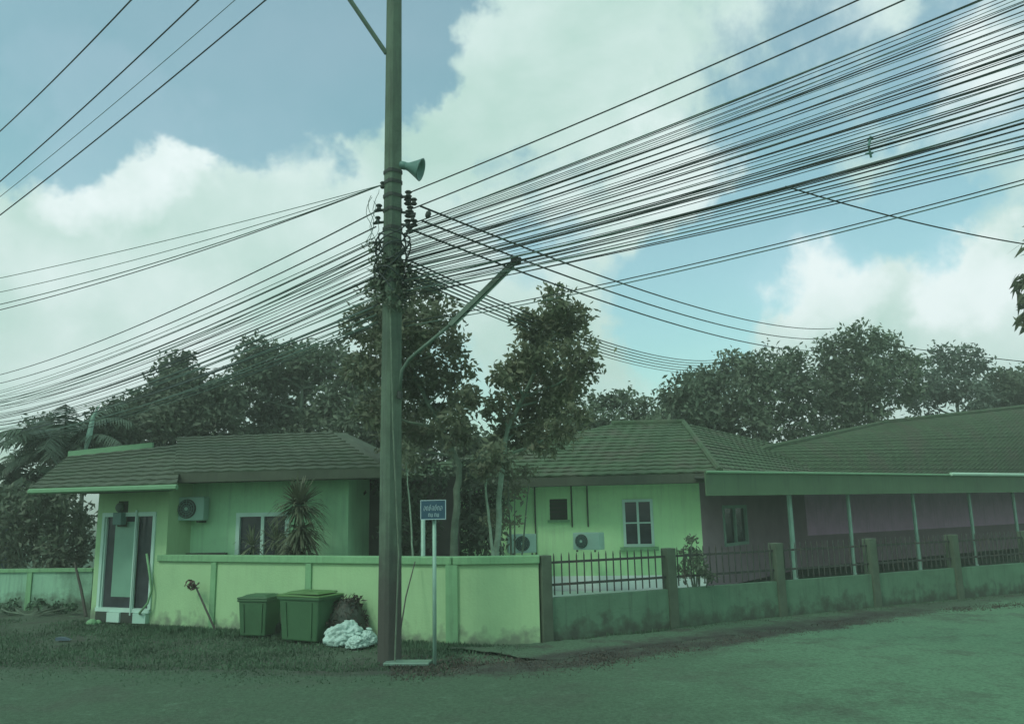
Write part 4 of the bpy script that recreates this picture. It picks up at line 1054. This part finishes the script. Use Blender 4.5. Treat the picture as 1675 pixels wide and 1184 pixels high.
# overhanging tree at the right edge: long drooping leaves
et = thing('edge_tree', 'dark drooping foliage hanging into view at the right edge', 'tree', Vector((at(1800, 900, 19.5).x, 19.5, 0)))
eb = Vector((at(1800, 900, 19.5).x, 19.5, 0))
build('trunk', MB().tube([eb - zv * .05, eb + Vector((.1, 0, 3.5)), eb + Vector((-.1, 0, 8.0))], [.18, .15, .08], 8), 'bark', et, smooth=True)
bl = [(at(px, py, 19.5), r / FPX * 19.5) for px, py, r in ((1712, 395, 34), (1708, 450, 36), (1712, 510, 36), (1760, 430, 60), (1770, 520, 60), (1800, 380, 60), (1690, 470, 16), (1688, 525, 12))]
for c, r in bl[:6:2]: build('limb', MB().tube([eb + Vector((-.05, 0, 6.2)), c], [.06, .02], 5), 'bark', et)
C, D = crown_points(bl, 1500, .12, 12); D = D * .6 + np.array([-.5, 0, -.55])
V, T = leaf_geo(C, D, .42, .26, .5); fast_mesh('crown', V, T, 'leaf_a', et)

# shrubs behind the wall
def shrub(label, Y, blobs, m, n, size, clump=.1, per=14, group='shrubs behind the walls'):
    bl = px_blobs(blobs, Y, .3); c = sum((b[0] for b in bl), Vector()) / len(bl)
    t = thing('shrub', label, 'shrub', Vector((c.x, Y, 0)), group)
    mb = MB()
    for b, r in bl: mb.tube([Vector((c.x + random.uniform(-.1, .1), Y, -.03)), Vector(((c.x + b.x) / 2, Y, b.z * .4)), b], [.03, .02, .01], 5)
    build('stems', mb, 'bark', t)
    C, D = crown_points(bl, n, clump, per, (.35, 1.0)); C[:, 2] = np.maximum(C[:, 2], .03)
    V, T = leaf_geo(C, D, size, .42); fast_mesh('foliage', V, T, m, t)
shrub('dark leafy shrub behind the wall between pole and sign', 16.4, [(640, 790, 30), (670, 810, 34), (690, 860, 36), (650, 860, 34), (700, 780, 30), (670, 900, 30)], 'leaf_dark', 1600, .14)
shrub('dark tangled shrub behind the wall right of the blue sign', 18.0, [(745, 800, 36), (780, 830, 38), (750, 860, 40), (795, 875, 34), (710, 830, 34), (715, 880, 34), (815, 815, 22), (730, 900, 30), (770, 770, 24), (800, 795, 22)], 'leaf_dark', 4200, .17, .13)
shrub('light leaved small shrub beside trunks at the central house corner', 16.5, [(835, 850, 16), (842, 800, 22), (812, 845, 18), (866, 778, 18), (830, 770, 22)], 'leaf_b', 520, .13)
shrub('dark bush growing through the fence at second post', 13.9, [(1122, 905, 16), (1140, 925, 18), (1118, 938, 15), (1145, 905, 10), (1130, 885, 9), (1160, 940, 12)], 'leaf_dark', 900, .075, .05)
shrub('tall dark hedge left of the house above the old wall', 20.0, [(20, 850, 40), (70, 860, 40), (115, 860, 36), (40, 900, 34), (90, 910, 34), (130, 900, 28), (-20, 880, 40), (10, 810, 26), (100, 820, 28), (135, 840, 24), (60, 815, 26)], 'leaf_dark', 5200, .17, .14)
shrub('weedy growth at the foot of the old wall', 17.2, [(20, 990, 10), (60, 988, 9), (95, 990, 10), (115, 992, 8), (-10, 990, 10)], 'grass', 500, .1, .06)

# palm at the left
def frond(parent, base, direction, length, droop, nleaf, llen, m):
    d = Vector(direction).normalized(); pts = []
    p = Vector(base); v = d.copy()
    for k in range(13):
        pts.append(p.copy()); p = p + v * length / 12; v = (v + Vector((0, 0, -droop / 12))).normalized()
    fr = build('frond', MB().tube(pts, [.03 * (1 - k / 14) for k in range(13)], 5), 'leaf_palm', parent)
    Vv, Tt = [], []
    for k in range(nleaf):
        f = .12 + .88 * k / nleaf; i = min(11, int(f * 12)); q = pts[i].lerp(pts[i + 1], f * 12 - i)
        tg = (pts[i + 1] - pts[i]).normalized(); sdv_ = tg.cross(zv).normalized()
        for s_ in (-1, 1):
            dd = (sdv_ * s_ + tg * .55 - zv * random.uniform(.35, .8)).normalized(); ln = llen * (1 - .55 * abs(f - .45)) * random.uniform(.8, 1.1)
            w_ = tg * .032; b0_ = len(Vv)
            Vv += [q - w_, q + w_, q + dd * ln * .6 + w_ * .8, q + dd * ln * .6 - w_ * .8 , q + dd * ln - zv * ln * .15]
            Tt += [(b0_, b0_ + 1, b0_ + 2), (b0_, b0_ + 2, b0_ + 3), (b0_ + 3, b0_ + 2, b0_ + 4)]
    fast_mesh('leaflets', [tuple(x) for x in Vv], Tt, m, fr)
def palm(label, px, pyc, Y, nf, length, name='palm_tree', pale=False):
    c = at(px, pyc, Y); b = Vector((c.x, Y, 0))
    t = thing(name, label, 'palm', b)
    build('trunk', MB().tube([b - zv * .05, b + Vector((.1, 0, c.z * .5)), c], [.17, .13, .11], 10), 'bark', t, smooth=True)
    for k in range(nf):
        a = 2 * math.pi * k / nf + random.uniform(-.2, .2); el_ = random.uniform(.1, 1.25)
        frond(t, c, (math.cos(a) * math.cos(el_), math.sin(a) * math.cos(el_), math.sin(el_)), length * random.uniform(.8, 1.1), random.uniform(1.2, 2.0), 26, .55, 'leaf_palm')
    if pale:
        build('dry_sheath', MB().tube([at(139, 738, Y - .5), at(146, 712, Y - .5), at(152, 682, Y - .5), at(163, 662, Y - .5)], [.05, .09, .06, .01], 6), 'post_pale', t)
palm('dark coconut palm behind the left house beside the cables', 105, 735, 23, 26, 2.2, pale=True)
palm('smaller palm at the far left edge arching over the tank', 30, 800, 22.5, 15, 1.6)

# spiky dracaena and yuccas in front of the left house
def spiky(label, px, pyb, pyc, Y, n, ln, heads=1, name='dracaena', m='leaf_blade', w_=.028):
    b = Vector((at(px, pyb, Y).x, Y, 0)); c = at(px, pyc, Y)
    t = thing(name, label, 'plant', b, 'spiky plants behind the wall')
    build('stem', MB().tube([b - zv * .04, (b + c) / 2 + Vector((.04, 0, 0)), c], [.05, .045, .035], 7), 'bark', t, smooth=True)
    for h in range(heads):
        cc = c + Vector((0, 0, -h * .42)) + Vector((random.uniform(-.06, .06), random.uniform(-.06, .06), 0)) * h
        Vv, Tt = [], []
        for k in range(n):
            a = random.uniform(0, 2 * math.pi); el_ = random.uniform(-.75, 1.35) if h == 0 else random.uniform(-1.2, .4)
            d = Vector((math.cos(a) * math.cos(el_), math.sin(a) * math.cos(el_), math.sin(el_))); s_ = d.cross(zv)
            s_ = s_.normalized() if s_.length > .05 else Vector((1, 0, 0))
            L_ = ln * random.uniform(.75, 1.15); dr_ = L_ * random.uniform(.05, .4) * max(0, math.cos(el_))
            k0 = len(Vv); p0 = cc + d * .03
            Vv += [p0 - s_ * w_ * .4, p0 + s_ * w_ * .4, p0 + d * L_ * .45 + s_ * w_ * .5, p0 + d * L_ * .45 - s_ * w_ * .5, p0 + d * L_ * .8 + s_ * w_ * .35 - zv * dr_ * .45, p0 + d * L_ * .8 - s_ * w_ * .35 - zv * dr_ * .45, p0 + d * L_ - zv * dr_]
            Tt += [(k0, k0 + 1, k0 + 2), (k0, k0 + 2, k0 + 3), (k0 + 3, k0 + 2, k0 + 4), (k0 + 3, k0 + 4, k0 + 5), (k0 + 5, k0 + 4, k0 + 6)]
        fast_mesh('leaf_rosette', [tuple(x) for x in Vv], Tt, m, t)
spiky('large spiky dracaena with round head right of the left house window', 490, 910, 826, 14.7, 280, .56, 3, w_=.036)
spiky('low spiky plant below the left half of the window', 413, 915, 893, 14.8, 50, .40, 1, 'yucca')
spiky('low spiky plant below the right half of the window', 452, 915, 885, 14.9, 60, .44, 1, 'yucca')
spiky('short spiky plant at the foot of the dracaena', 476, 915, 898, 14.5, 34, .34, 1, 'yucca')

# ================================================================== GRASS, LITTER, WEEDS
def inside_fence(x, y): return False
def scatter(name, n, fpos, hmin, hmax, m, label, cat, wd=.012, zoff=-.03):
    X = []
    while len(X) < n:
        q = fpos()
        if q is not None: X.append(q)
    X = np.array(X); h = RNG.uniform(hmin, hmax, n); a = RNG.uniform(0, 2 * np.pi, n); lean = RNG.uniform(.1, .8, n) * h
    z = np.array([gh(x, y) for x, y in X]) + zoff
    dx, dy = np.cos(a), np.sin(a)
    A = np.stack([X[:, 0] - dy * wd, X[:, 1] + dx * wd, z], 1); B = np.stack([X[:, 0] + dy * wd, X[:, 1] - dx * wd, z], 1)
    C = np.stack([X[:, 0] + dx * lean, X[:, 1] + dy * lean, z + h], 1)
    V = np.stack([A, B, C], 1).reshape(-1, 3); T = np.arange(3 * n).reshape(-1, 3)
    o = fast_mesh(name, V, T, m); tag(o, label, cat, kind='stuff')
def along(F, a0, a1, c0, c1):
    def f():
        a = random.uniform(a0, a1); c = abs(random.gauss(0, .45)) * (c1 - c0) + c0
        q = F.p(a, 0, c); return (q.x, q.y)
    return f
scatter('wall_grass', 9000, along(FW, -.2, FW.len + 1.4, .0, .55), .02, .09, 'grass', 'fringe of short grass at the foot of the cream wall', 'grass')
def verge_pt():
    px = random.uniform(-200, 760); py = min(random.uniform(1012, 1100), random.uniform(1012, 1125))
    q = gnd(px, py)
    if mnoise.noise(Vector((q.x * .7, q.y * .7, 3))) < -.12 + random.uniform(-.3, .3): return None
    a = (q - FW.o).dot(FW.n)
    if a < .02 and q.x > WL.x: return None
    return (q.x, q.y)
scatter('verge_grass', 26000, verge_pt, .015, .065, 'grass', 'short patchy grass on the ground left of the pole', 'grass', .010)
def strip_pt():
    t_ = random.random(); px = 640 + 1060 * t_ ** 1.15
    yc = np.interp(px, [700, 900, 1150, 1480, 1700], [1096, 1091, 1055, 1009, 986]); hw = np.interp(px, [700, 900, 1150, 1480, 1700], [13, 12, 9, 5, 3])
    q = gnd(px, yc + random.gauss(0, .75) * hw); return (q.x, q.y)
scatter('strip_weeds', 11000, strip_pt, .006, .032, 'litter', 'dark strip of dry weeds and litter between verge and road', 'weeds', .014, .012)
def edge_pt():
    px = random.uniform(-200, 740); q = gnd(px, 1098 - 14 * (px < 0) + random.gauss(0, 11)); return (q.x, q.y)
scatter('edge_grass', 6000, edge_pt, .008, .035, 'grass', 'sparse low grass creeping over the road edge', 'grass', .010, .012)
def fence_foot():
    a = random.uniform(0, 14); q = FF.p(a, 0, abs(random.gauss(0, .16)) + .01); return (q.x, q.y)
scatter('fence_grass', 4000, fence_foot, .02, .10, 'grass', 'thin grass along the foot of the low fence wall', 'grass')

# ================================================================== ADDED HAZE
hz = build('haze', MB().hexa([(x, y, z) for z in (-1.0, 12.5) for x, y in ((-410, -310), (410, -310), (410, 710), (-410, 710))]), 'cable', None)  # air volume added only to lift the dark tones
tag(hz, 'thin pale haze added to lift the dark tones of the street', 'haze', kind='stuff')
hm_ = bpy.data.materials.new('lift_haze'); hm_.use_nodes = True
hm_.node_tree.nodes.clear()
ho = hm_.node_tree.nodes.new('ShaderNodeOutputMaterial'); hv = hm_.node_tree.nodes.new('ShaderNodeVolumePrincipled')
hv.inputs['Color'].default_value = (.87, .95, .84, 1); hv.inputs['Density'].default_value = .0034
hm_.node_tree.links.new(hv.outputs[0], ho.inputs['Volume'])
hz.data.materials.clear(); hz.data.materials.append(hm_)
